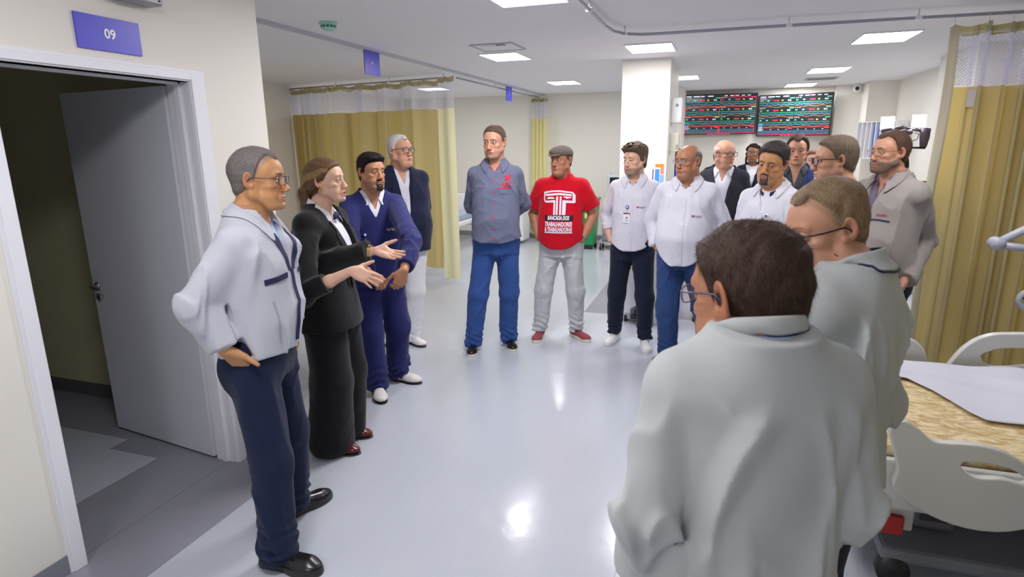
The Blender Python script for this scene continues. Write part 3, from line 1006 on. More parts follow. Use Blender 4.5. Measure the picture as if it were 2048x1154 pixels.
def hair_obj(root, T, p, q):
    """hair cap with strands; p keys: style, hair colour, thick, top, nstr"""
    st = p['hair']
    if st is None: return
    col = p['haircol']; hx, hy = HL[st]
    th = max(.0085, p.get('thick', .014)); top = p.get('top', 0.0)
    S = skull_fn(T)
    sd = p['seed']
    side_r = p.get('part', 0)

    def post(P, v):
        L_ = T.inv(P)
        y = L_[..., 1]; z = L_[..., 2]; x = L_[..., 0]
        hl = np.interp(y, hx, hy).astype(F4)
        if st == 'receding': hl = hl - .035 * np.exp(-(x / .022) ** 2) * (y > .02)
        hl = hl + .0025 * waves(L_, (90, 90, 20), sd + 2, 3)
        a = z - hl
        if st == 'bald': a = np.minimum(a, (.062 + .01 * np.sin(x * 60)) - z - np.clip(y, 0, 1) * .9)
        t = np.clip(a / .028, -.12, 1)
        t = np.where(t > 0, 1 - (1 - t) ** 2, t)
        topk = np.clip((z - .035) / .06, 0, 1)
        T_ = t * (th + top * topk + p.get('quiff', 0) * np.clip((y - .01) / .06, 0, 1) * topk) - .0025
        nz = waves(P, (70, 70, 45), sd, 4) * .0022 + waves(P, (160, 160, 90), sd + 5, 3) * .0012
        amp = p.get('mess', 1.0) * np.clip(t, 0, 1)
        return v - T_ * T.s - nz * amp * T.s
    S.post = post; S.pad = .05
    lo, hi = T.o - .16, T.o + .17
    V, Fc = S.mesh(q * .85, lo, hi, smooth=1)
    L_ = T.inv(V)
    # drop what lies under the skin
    hl = np.interp(L_[:, 1], hx, hy)
    keep = (L_[:, 2] - hl > -.012)
    if st == 'bald': keep &= L_[:, 2] < .085
    Fc = Fc[keep[Fc].all(1)]
    N = face_normals(V, Fc)
    if p.get('nstr', 0):
        fc = V[Fc].mean(1); lf = T.inv(fc); a = lf[:, 2] - np.interp(lf[:, 1], hx, hy)
        good = a > .002
        if st == 'bald': good &= lf[:, 2] < .062 - np.clip(lf[:, 1], 0, 1) * .9
        if good.sum() > 50:
            Fs, Ns = Fc[good], N[good]
            fw = T.M[:, 1]; up = T.M[:, 2]; rt = T.M[:, 0]
            mode = p.get('comb', 'side')

            def comb(P0, N0):
                l = T.inv(P0)
                tp = np.clip((l[:, 2:3] - .05) / .04, 0, 1)
                if mode == 'back': d = -fw * 1.0 + 0 * N0
                elif mode == 'fwd': d = fw * .9 + rt * .35 + 0 * N0
                elif mode == 'up': d = fw * .3 + N0 * .8 + rt * .2
                else: d = (rt * (1 if side_r >= 0 else -1) * .9 + fw * .45) + 0 * N0
                return d * tp + (-up * 1.0 - fw * .45) * (1 - tp)
            V2, F2 = strands(V, Fs, Ns, p['nstr'], p.get('slen', .022), p.get('sw', .0011), comb, sd, lift=p.get('lift', .25), curl=p.get('curl', 0))
            F2 = F2 + len(V); V = np.concatenate([V, V2]); Fc = np.concatenate([Fc, F2])
    make_mesh('hair', V, Fc, hair_mat(p.get('hairname', 'hair %d' % sd), col, p.get('hrough', .45)), root)


def beard_obj(root, T, p, q):
    bd = p.get('beard')
    if not bd: return
    col = p['beardcol']; sd = p['seed']
    S = head_sdf(T, p)

    def post(P, v):
        l = T.inv(P); x, y, z = np.abs(l[..., 0]), l[..., 1], l[..., 2]
        # distance from the mouth on the front of the face
        if bd == 'goatee':
            m = np.maximum(np.abs(x) - .028, np.maximum(z + .049, -.125 - z))
            m = np.maximum(m, .045 - y)
            inner = .012 - np.hypot(x * .6, z + .0705)
            m = np.maximum(m, inner)
            cheek = np.maximum(np.maximum(x - .021, -.088 - z), z + .072)
            gap = np.maximum(x - .006, np.maximum(-.055 - z, z + .05))
            t = .004
        else:  # full beard
            line = np.interp(y, [-.02, .01, .035, .06, .09, .12], [-.005, -.035, -.05, -.052, -.047, -.047])
            m = np.maximum(z - line, -.125 - z)
            m = np.maximum(m, -.012 - y)
            m = np.maximum(m, .0105 - np.hypot(x * .5, z + .0705))
            t = p.get('bthick', .005)
        tt = np.clip(-m / .01, -1, 1) * t
        return v - np.where(m < 0, tt, -.004) * T.s - (waves(P, (200, 200, 150), sd, 3) * .0008) * (m < 0)
    S.post = post; S.pad = .02
    V, Fc = S.mesh(q, T.o - .15, T.o + .13, smooth=1)
    l = T.inv(V); x, y, z = np.abs(l[:, 0]), l[:, 1], l[:, 2]
    if bd == 'goatee': k = (x < .030) & (z < -.046) & (y > .04) & (np.hypot(x * .6, z + .0705) > .011)
    else:
        line = np.interp(y, [-.02, .01, .035, .06, .09, .12], [-.005, -.035, -.05, -.052, -.047, -.047])
        k = (z < line + .002) & (y > -.014) & (z > -.128) & (np.hypot(x * .5, z + .0705) > .0095)
    Fc = Fc[k[Fc].all(1)]
    if p.get('bstr', 0) and len(Fc):
        N = face_normals(V, Fc)
        V2, F2 = strands(V, Fc, N, p['bstr'], .007, .0008, lambda P0, N0: (T.M[:, 1] * .2 - T.M[:, 2]) + 0 * N0, sd, lift=.4)
        F2 = F2 + len(V); V = np.concatenate([V, V2]); Fc = np.concatenate([Fc, F2])
    if len(Fc): make_mesh('beard', V, Fc, hair_mat('beard %d' % sd, col, .6), root)


def hand_prims(S, w_, F, N, side, curls=(.4, .45, .5, .55), spread=.06, thumb=(.5, .3), sc=1.0, k=.006):
    """fingers of one hand. w_ wrist, F finger direction, N palm normal; side +1 right, -1 left; thumb=(out, toward palm)"""
    F = np.array(F, F4); F /= np.linalg.norm(F); N = np.array(N, F4); N -= F * (F @ N); N /= np.linalg.norm(N)
    Td = np.cross(F, N) * side
    w_ = np.array(w_, F4)

    def P(f, t, n): return w_ + F * (f * sc) + Td * (t * sc) + N * (n * sc)
    offs = (.0285, .0095, -.0095, -.027); kn = (.088, .092, .087, .078)
    for o, kf in zip(offs, kn):
        S.rc(P(.012, o * .62, 0), P(kf, o, -.001), .0145 * sc, .0112 * sc, k=.012)
    S.ell(P(.045, .024, .006), (.018 * sc, .026 * sc, .016 * sc), k=.012, R=np.stack([Td, F, N], 1))
    S.ell(P(.045, -.022, .006), (.014 * sc, .028 * sc, .013 * sc), k=.012, R=np.stack([Td, F, N], 1))
    lens = (.072, .08, .075, .058); rad = (.0092, .0095, .009, .008)
    for i, (o, kf) in enumerate(zip(offs, kn)):
        a = spread * (1.5 - i) ; c = curls[i]
        D = F * math.cos(a) + Td * math.sin(a)
        p = P(kf, o, 0); ang_ = c * .55
        for j, (fr, add) in enumerate(((.46, 0), (.30, c * .9), (.24, c * .6))):
            ang_ += add
            d = D * math.cos(ang_) + N * math.sin(ang_)
            q_ = p + d * (lens[i] * fr * sc)
            S.rc(p, q_, rad[i] * sc * (1 - .09 * j), rad[i] * sc * (1 - .09 * (j + 1)), k=k * .6)
            p = q_
    o_, n_ = thumb
    d1 = F * (.75 - .45 * o_) + Td * (.45 + .55 * o_) + N * (.2 + .6 * n_); d1 /= np.linalg.norm(d1)
    d2 = F * (.95 - .45 * o_) + Td * (.3 + .5 * o_ - .5 * n_) + N * (.1 + .8 * n_); d2 /= np.linalg.norm(d2)
    a0 = P(.018, .018, .006); a1 = a0 + d1 * (.046 * sc); a2 = a1 + d2 * (.034 * sc); a3 = a2 + d2 * (.026 * sc)
    S.rc(a0, a1, .0155 * sc, .0125 * sc, k=.014); S.rc(a1, a2, .0112 * sc, .0105 * sc, k=.005); S.rc(a2, a3, .0105 * sc, .0082 * sc, k=.004)


SKINS = {'fair': (216, 173, 149), 'pink': (206, 154, 127), 'tan': (180, 126, 96), 'olive': (184, 132, 100), 'asian': (192, 140, 98), 'brown': (146, 98, 70)}


def skin_colors(V, T, p):
    base = np.array(s2l(SKINS[p['skin']]), F4)
    C = np.tile(base, (len(V), 1))
    l = T.inv(V); x, y, z = np.abs(l[:, 0]), l[:, 1], l[:, 2]
    near = (np.abs(l) < .2).all(1)
    mo = p.get('mouth', 0)

    def blend(m, c, a):
        nonlocal C
        m = (np.clip(m, 0, 1) * a)[:, None] * near[:, None]
        C = C * (1 - m) + np.array(c, F4) * m
    red = base * np.array([1.02, .70, .66], F4)
    # lips
    lz = (z + .0705 + mo * .4)
    lip = 1 - np.sqrt((x / .0245) ** 2 + (lz / (.0088 + mo)) ** 2)
    blend(np.clip(lip * 5, 0, 1) * (y > .075), np.array(s2l(p.get('lips', (176, 96, 86)))), .75)
    blend(np.clip(1 - np.abs(lz) / .0016 - mo * 0, 0, 1) * (x < .021) * (y > .08), base * .25, .7)
    if mo > .002: blend(np.clip(1 - np.sqrt((x / .016) ** 2 + (lz / (mo * 1.1)) ** 2), 0, 1) * 4 * (y > .06), np.array((.05, .01, .01)), 1)
    # ruddiness of nose, cheeks, ears
    blend(np.clip(1 - np.hypot(x, z + .036) / .02, 0, 1) * (y > .09), red, .5)
    blend(np.clip(1 - np.hypot(x - .043, z + .036) / .026, 0, 1) * (y > .03), red, .5)
    blend((x > .075) * np.clip(1 - np.abs(z) / .05, 0, 1) * 1.0, red, .6)
    # stubble
    if p.get('stubble', 0):
        line = np.interp(y, [-.02, .01, .035, .06, .09, .12], [-.01, -.04, -.055, -.057, -.05, -.05])
        m = np.clip((line - z) / .012, 0, 1) * np.clip((z + .13) / .015, 0, 1) * np.clip((y + .012) / .015, 0, 1)
        m *= np.clip((np.hypot(x * .6, z + .0705) - .009) / .004, 0, 1)
        blend(m, np.array(s2l(p.get('stubcol', (88, 74, 68)))), p['stubble'])
    # brows, lash line
    bz = .0205 + .0035 * np.sin(np.clip((x - .012) / .038, 0, 1) * 2.6)
    br = (1 - np.abs(z - bz) / (p.get('browt', .0046) * np.clip(1.1 - ((x - .028) / .022) ** 4, .01, 1))) * (x > .006) * (x < .052) * (y > .055)
    blend(br * 2.5, np.array(s2l(p.get('browcol', p.get('haircol', (60, 45, 38))))), p.get('browa', .8))
    e = np.sqrt(((x - .031) / .0150) ** 2 + ((z + .0003) / .0050) ** 2)
    blend((e > .8) * (e < 1.22) * (z > -.002) * (y > .07) * (y < .0885), np.array((.03, .02, .02)), .7)
    blend((e > .8) * (e < 1.15) * (z <= -.002) * (y > .07) * (y < .0885), base * .6, .5)
    # scalp under thin hair, tinted with the hair colour
    st = p.get('hair')
    if st in ('short', 'full', 'receding') and not p.get('no_scalp_tint'):
        hl = np.interp(y, *HL['short'])
        blend(np.clip((z - hl) / .01, 0, 1) * (x < .082), np.array(s2l(p['haircol'])), p.get('shadow', .35))
    return C


def eyes_obj(root, T, p):
    lk = p.get('look', (0, 0))
    for s in (-1, 1):
        mb = MB()
        c = T.pt((s * .031, .0735, 0)); R_ = T.M @ rotm(lk[0], lk[1])
        n = 20; prof = []
        for k in range(17):
            a = PI * k / 16
            prof.append((.0124 * math.sin(a), .0124 * math.cos(a), a))
        for k in range(16):
            mi = 2 if prof[k][2] < .16 else (1 if prof[k][2] < .52 else 0)
            r0, h0, r1, h1 = prof[k][0], prof[k][1], prof[k + 1][0], prof[k + 1][1]
            vs = []
            for r_, h_ in ((r0, h0), (r1, h1)):
                for j in range(n):
                    a = 2 * PI * j / n
                    vs.append(c + (R_ @ vec(r_ * math.cos(a), h_, r_ * math.sin(a))) * T.s)
            mb.add(vs, [(j, n + j, n + (j + 1) % n, (j + 1) % n) for j in range(n)], mi, True)
        mb.build('eye', [rgb('eye white', (214, 206, 202), rough=.15), rgb('iris ' + str(p.get('iris', (70, 45, 30))), p.get('iris', (70, 45, 30)), rough=.1), mat('pupil', (.005, .005, .005), rough=.05)], root)


def glasses_obj(root, T, p):
    g = p.get('glasses')
    if not g: return
    col, rimless, r, shape = g.get('col', (30, 28, 30)), g.get('rimless', False), g.get('r', .0016), g.get('shape', 'rect')
    gr = empty('glasses'); gr.parent = root
    mm = rgb('glasses frame %s' % (col,), col, rough=.3, metal=g.get('metal', 0.0))
    wx, wz = g.get('w', .0255), g.get('h', .0175)
    fr = MB(); le = MB()
    yy = .1025
    for s in (-1, 1):
        pts = []
        for k in range(28):
            a = 2 * PI * k / 28
            n = 3.2 if shape == 'rect' else 2.2
            ca, sa = math.cos(a), math.sin(a)
            ex = math.copysign(abs(ca) ** (2 / n), ca) * wx; ez = math.copysign(abs(sa) ** (2 / n), sa) * wz
            x = s * .0335 + ex
            pts.append(T.pt((x, yy - .0035 * (abs(x) / .06) ** 2 * 2.2, ez - .002)))
        fr.tube(pts, r * T.s * (.45 if rimless else 1), n=6, closed=True)
        le.add(pts, [tuple(range(28))])
        fr.tube([T.pt((s * (.0335 + wx), yy - .006, .006)), T.pt((s * .0745, yy - .020, .008)), T.pt((s * .0815, .05, .008)), T.pt((s * .0825, .0, .009)), T.pt((s * .082, -.012, .0)), T.pt((s * .081, -.022, -.016))], g.get('tr', r) * T.s, n=6)
    fr.tube([T.pt((-.009, yy, .002)), T.pt((0, yy + .002, .0055)), T.pt((.009, yy, .002))], r * T.s, n=6)
    fr.build('frame', mm, gr)
    le.build('lenses', mat('clear lens', (1, 1, 1), rough=.02, alpha=.13, spec=.8), gr)


class Body:
    """proportions and garment shapes of one person, in the frame of the root (x right, y forward, z up)"""
    def __init__(s, p):
        s.p = p; H = p['H']; s.H = H; k = H / 1.75; s.k = k
        s.k_ = k
        s.wid = p.get('wide', 1.0)           # frame width
        s.belly = p.get('belly', 0.0)
        s.lean = np.array(p.get('lean', (0, 0)), F4)   # shift of the shoulders
        s.hips = np.array(p.get('hips', (0, 0)), F4)
        hp = p.get('head', {})
        hs = H / 1.75 * p.get('headscale', 1.0) * 1.035
        s.Mh = rotm(hp.get('yaw', 0), hp.get('pitch', 0), hp.get('roll', 0))
        off = np.array(hp.get('off', (0, 0, 0)), F4)
        fwd = p.get('neckfwd', .035)
        s.sh_z = 1.418 * k
        s.neck = vec(s.lean[0], s.lean[1] - .012, 1.488 * k)
        hc = vec(s.lean[0], s.lean[1] + fwd, 0) + off
        hc[2] = H - .116 * hs + off[2]
        s.T = Tf(hc, s.Mh, hs)
        s.shw = .165 * k * s.wid
        dz = p.get('shdz', (0, 0))
        s.S = {+1: vec(s.lean[0] + s.shw, s.lean[1] - .012, s.sh_z + dz[0]), -1: vec(s.lean[0] - s.shw, s.lean[1] - .012, s.sh_z + dz[1])}

    def prof(s, o=0.0, hem=.80, fem=False, top=True, flare=0.0, drape=False):
        """torso profile with cloth offset o"""
        k, w_, b = s.k, s.wid, s.belly
        L_, Hh = s.lean, s.hips
        rows = [  # z, rx, ry, cy
            (.78, .172, .118, .0), (.88, .176, .122, -.004), (.96, .166, .116, .0), (1.05, .156, .110, .004),
            (1.14, .158, .112, .004), (1.24, .168, .120, .0), (1.325, .172, .118, -.006), (1.385, .160, .104, -.014), (1.432, .122, .086, -.020), (1.47, .082, .070, -.022), (1.515, .060, .060, -.022)]
        if fem: rows = [(.78, .178, .120, -.005), (.88, .180, .124, -.01), (.96, .164, .112, 0), (1.05, .138, .098, .004), (1.14, .138, .100, .006), (1.24, .152, .126, .018), (1.32, .156, .112, .004), (1.375, .142, .092, -.01), (1.42, .10, .07, -.018), (1.455, .066, .058, -.02), (1.50, .05, .05, -.02)]
        out = []
        for z, rx, ry, cy in rows:
            g = math.exp(-((z - 1.06) / .13) ** 2)
            rx = rx * w_ * k + .030 * b * g + o; ry = ry * k * (.5 + .5 * w_) + .045 * b * g + o; cy = cy + .050 * b * g
            t = min(1, max(0, (z - .9) / .5))
            if z < 1.0: rx += flare * (1.0 - z) / .2; ry += flare * (1.0 - z) / .2
            out.append((z * k, rx, ry, Hh[0] * (1 - t) + L_[0] * t, cy + Hh[1] * (1 - t) + L_[1] * t))
        if drape:
            ref = [r for r in out if abs(r[0] / k - 1.05) < .01][0]
            out = [(z, max(rx, ref[1] * .985), max(ry, ref[2] * .97), cx, cy * .4 + ref[4] * .6) if z < 1.04 * k else (z, rx, ry, cx, cy) for z, rx, ry, cx, cy in out]
        lo = hem * k
        z = [r[0] for r in out]
        first = [lo] + [float(np.interp(lo, z, [r[i] for r in out])) for i in range(1, 5)]
        out = [tuple(first)] + [r for r in out if r[0] > lo + .005]
        if not top: out = [r for r in out if r[0] < 1.46 * k]
        return out


def arm_default(B, side, mode):
    k, w_ = B.k, B.wid
    S_ = B.S[side]; s = side
    if mode == 'hang': return S_ + vec(s * .065, -.03, -.285 * k), S_ + vec(s * .075, .035, -.535 * k), vec(-s * .05, .25, -1), vec(-s * 1, .1, 0)
    if mode == 'pocket': return S_ + vec(s * .095, -.060, -.270 * k), S_ + vec(s * .022, .060, -.472 * k), vec(-s * .85, .0, -1), vec(-s * .9, -.3, -.1)
    if mode == 'tuck': return S_ + vec(s * .040, -.012, -.285 * k), S_ + vec(s * .020, .085, -.49 * k), vec(-s * .45, .50, -.8), vec(-s * .9, -.3, -.1)
    if mode == 'back': return S_ + vec(s * .055, -.115, -.265 * k), vec(B.hips[0] + s * .045, B.hips[1] - .20, .98 * k), vec(-s * 1, -.1, -.2), vec(0, -1, 0)
    if mode == 'clasp': return S_ + vec(s * .085, -.02, -.28 * k), vec(B.hips[0] + s * .085, B.hips[1] + .20 + .03 * B.belly, .955 * k), vec(-s * .75, .30, -.6), vec(-s * .2, -.9, -.3)


def fold_post(B, amp, seed, crz=(), fade=None, drapes=0):
    def post(P, v):
        f1 = creases(P, (11, 11, 6), seed) * 1.0 + creases(P, (24, 22, 12), seed + 3) * .45
        w1 = waves(P, (17, 17, 6), seed + 9, 4) * .9
        a = amp * (.5 + .5 * waves(P, (5, 5, 4), seed + 7, 2))
        for c, r, m in crz:
            d = np.sqrt(((P - c) ** 2).sum(-1)); a = a + amp * m * np.exp(-(d / r) ** 2)
        a = np.minimum(a, .026)
        if drapes: v = v - drapes * (creases(P, (24, 16, 3), seed + 20) + .5 * creases(P, (14, 20, 5), seed + 23) - .4) * np.clip((1.27 * B.k - P[..., 2]) / .25, 0, 1)
        return v - ((f1 - .25) * a + w1 * amp * .6) * (fade(P) if fade else 1)
    return post


def make_person(p):
    """p: see the list of people below"""
    q = p['q']                               # mesh fineness for the skin
    B = Body(p); T = B.T; k = B.k; sd = p['seed']
    root = empty('person', (p['at'][0], p['at'][1], 0), -math.radians(p['face']), p['label'], 'person', None)
    p['_root'] = root; p['_B'] = B
    fem = p.get('fem', False)
    # ---- limbs
    th = math.radians(p['face'])
    Rw = np.array([[math.cos(th), -math.sin(th), 0], [math.sin(th), math.cos(th), 0], [0, 0, 1]])  # world->local: rows right, forward

    def loc(P): return (Rw @ (np.array(P, float) - np.array([p['at'][0], p['at'][1], 0]))).astype(F4)

    def locd(P): return (Rw @ np.array(P, float)).astype(F4)
    p['_loc'] = loc; p['_locd'] = locd
    arms = {}
    for side, key in ((1, 'armR'), (-1, 'armL')):
        a = p.get(key, 'hang')
        if a is None: continue
        if isinstance(a, str): e, w_, F_, N_ = arm_default(B, side, a); hd = {}
        else:
            hd = a
            if 'mode' in a: e, w_, F_, N_ = arm_default(B, side, a['mode'])
            if 'elbow' in a: e = loc(a['elbow'])
            if 'wrist' in a: w_ = loc(a['wrist'])
            if 'F' in a: F_ = locd(a['F'])
            if 'N' in a: N_ = locd(a['N'])
        arms[side] = (e, w_, F_, N_, hd)
    # ---- body: one continuous skin
    S = head_sdf(T, p)
    nr = .057 * (1 + .5 * (p.get('fat', 1) - 1)) * k * (.86 if fem else 1)
    neck_prims(S, T, B.neck + vec(0, 0, -.02), nr, nr * 1.04, {'adam': not fem})
    S.loft([(r[0], r[1] - .014, r[2] - .014, r[3], r[4]) for r in B.prof(0, hem=.86, fem=fem)], k=.05)
    for s in (-1, 1):
        if s in arms:
            e, w_, F_, N_, hd = arms[s]
            ar = p.get('arm', 1.0) * (.85 if fem else 1)
            S.rc(B.S[s] + vec(-s * .02, 0, -.034), e, .045 * ar, .037 * ar, k=.03)
            S.rc(e, w_ * .55 + e * .45, .040 * ar, .036 * ar, k=.012); S.rc(w_ * .55 + e * .45, w_, .037 * ar, .0245 * ar, k=.012)
            hk = {x: hd[x] for x in ('curls', 'spread', 'thumb') if x in hd}
            hand_prims(S, w_, F_, N_, s, sc=p.get('hands', 1.0) * k * (.92 if fem else 1), **hk)
    feet = p.get('feet')
    if feet is None: feet = ((.115, .0, 12), (-.115, .0, -12))
    fl = []
    for (fx, fy, fa), s in zip(feet, (1, -1)):
        if p.get('feet_world'): q_ = loc((fx, fy, 0)); fx, fy = float(q_[0]), float(q_[1]); fa = fa - p['face']
        hip = vec(B.hips[0] + s * .088 * k * B.wid, B.hips[1], .87 * k)
        fl.append((fx, fy, fa))
        an = vec(fx, fy - 0.0, .09)
        kn = (hip + an) * .5 + vec(s * .012, .025, .0) + vec(math.sin(math.radians(fa)), math.cos(math.radians(fa)), 0) * p.get('kneebend', .012)
        if p.get('legs', True):
            S.rc(hip, kn, .062, .045, k=.03); S.rc(kn, an, .045, .030, k=.03)
    p['_feet'] = fl
    lo = np.array([-.75, -.6, .03]); hi = np.array([.75, .9, B.H + .08])
    zc = float(B.neck[2])
    V1, F1 = S.mesh(q, lo, (hi[0], hi[1], zc + .005), smooth=1)
    qh = q * .72
    V2, F2 = S.mesh(qh, T.o - vec(.16, .17, T.o[2] - zc + .015), T.o + vec(.16, .19, .17), smooth=1)
    V = np.concatenate([V1, V2]); Fc = np.concatenate([F1, F2 + len(V1)])
    C = skin_colors(V, T, p)
    make_mesh('body', V, Fc, skin_mat(), root, C)
    eyes_obj(root, T, p)
    hair_obj(root, T, p, q)
    beard_obj(root, T, p, q)
    glasses_obj(root, T, p)
    # ---- trousers
    tr = p.get('trousers')
    if tr:
        St = Sdf()
        o = tr.get('o', .008)
        wst = tr.get('top', 1.0)
        pr = [r for r in B.prof(o, hem=.80, fem=fem) if r[0] < wst * k] ; zz = B.prof(o, hem=.80, fem=fem)
        pr.append(tuple([wst * k] + [float(np.interp(wst * k, [r[0] for r in zz], [r[i] for r in zz])) for i in range(1, 5)]))
        pr[0] = (pr[0][0], pr[0][1] * .93, pr[0][2] * .9, pr[0][3], pr[0][4])
        St.loft(pr, k=.03)
        for s in (-1, 1): St.ell((B.hips[0] + s * .075 * k * B.wid, B.hips[1] - .062 * k, .86 * k), (.085 * k, .082 * k, .11 * k), k=.04)
        crz = []
        for (fx, fy, fa), s in zip(fl, (1, -1)):
            hip = vec(B.hips[0] + s * .088 * k * B.wid, B.hips[1], .86 * k)
            an = vec(fx, fy - .0, .07)
            kn = (hip + an) * .5 + vec(s * .008, .02, 0) + vec(math.sin(math.radians(fa)), math.cos(math.radians(fa)), 0) * p.get('kneebend', .012)
            tw = tr.get('w', (.088, .067, .060))
            St.rc(hip, kn, tw[0] * (.5 + .5 * B.wid), tw[1], k=.035)
            St.rc(kn, an, tw[1], tw[2], k=.03)
            crz += [(an + vec(0, 0, .05), .09, 1.6), (kn + vec(0, -.03, 0), .09, .6), (hip + vec(-s * .05, .08, -.05), .1, .8)]
        St.plane((0, 0, -1), -tr.get('hem', .035), k=.006)
        fp = fold_post(B, tr.get('fold', .010), sd + 40, crz, fade=lambda P: np.clip((.90 * k - P[..., 2]) / .1, .15, 1))

        def post(P, v):
            v = fp(P, v)
            # stacked breaks just over the shoe
            z = P[..., 2]; w2 = 0
            for c_, r_, m_ in crz: w2 = w2 + m_ * np.exp(-(((P - c_) ** 2).sum(-1)) / (r_ * 1.3) ** 2)
            v = v - (creases(P, (9, 9, 30), sd + 60) - .3) * .007 * w2
            return v - tr.get('stack', .004) * np.exp(-((z - .12) / .09) ** 2) * np.sin(z * 125 + 3 * np.sin(P[..., 0] * 25 + sd))
        St.post = post; St.pad = .02
        V, Fc = St.mesh(tr.get('q', max(.006, q * 1.7)), (-.5, -.5, .0), (.5, .5, 1.15 * k), smooth=1)
        t_ = make_mesh('trousers', V, Fc, tr['m'], root)
        p['_trs'] = St
    # ---- shoes
    sh = p.get('shoes')
    if sh:
        for (fx, fy, fa), s in zip(fl, (1, -1)):
            Tl = Tf((fx, fy, 0), rotm(fa, 0, 0), sh.get('s', 1.0) * (.9 if fem else 1))
            A = Sdf()
            A.rc((0, -.055, .042), (0, -.02, .05), .034, .034, T=Tl)
            A.rc((0, -.02, .046), (s * -.004, .13, .030), .038, .033, k=.03, T=Tl)
            A.ell((s * .004, .125, .028), (.046, .07, .028), k=.02, T=Tl)
            A.rc((0, -.035, .07), (0, -.02, .12), .036, .04, k=.02, T=Tl)
            A.plane((0, 0, -1), -.018 * Tl.s, k=.004)
            A.plane((0, 0, 1), sh.get('high', .115), k=.006)
            V, Fc = A.mesh(.005, Tl.o - vec(.26, .26, .02), Tl.o + vec(.26, .26, .2), smooth=1)
            so = make_mesh('shoe', V, Fc, sh['m'], root)
            A = Sdf()
            A.rc((0, -.055, .012), (0, .02, .012), .036, .036, T=Tl); A.ell((s * .003, .108, .012), (.0475, .090, .2), k=.02, T=Tl)
            A.plane((0, 0, -1), 0.001, k=.002); A.plane((0, 0, 1), sh.get('sole', .022), k=.004)
            V, Fc = A.mesh(.005, Tl.o - vec(.26, .26, .02), Tl.o + vec(.26, .26, .06), smooth=0)
            make_mesh('sole', V, Fc, sh.get('solem', M_dark), so)
            if sh.get('laces'):
                lm = MB()
                for j in range(5):
                    y = .03 + j * .018; zz = .083 - j * .0075
                    lm.tube([Tl.pt((-.022, y, zz - .008)), Tl.pt((0, y + .004, zz + .002)), Tl.pt((.022, y, zz - .008))], .0035, n=6)
                lm.build('laces', sh['laces'], so)
    # ---- torso clothes, from inside out
    p['_gar'] = {}
    for g in p['tops']: garment(p, B, T, root, arms, g, fem)
    return root


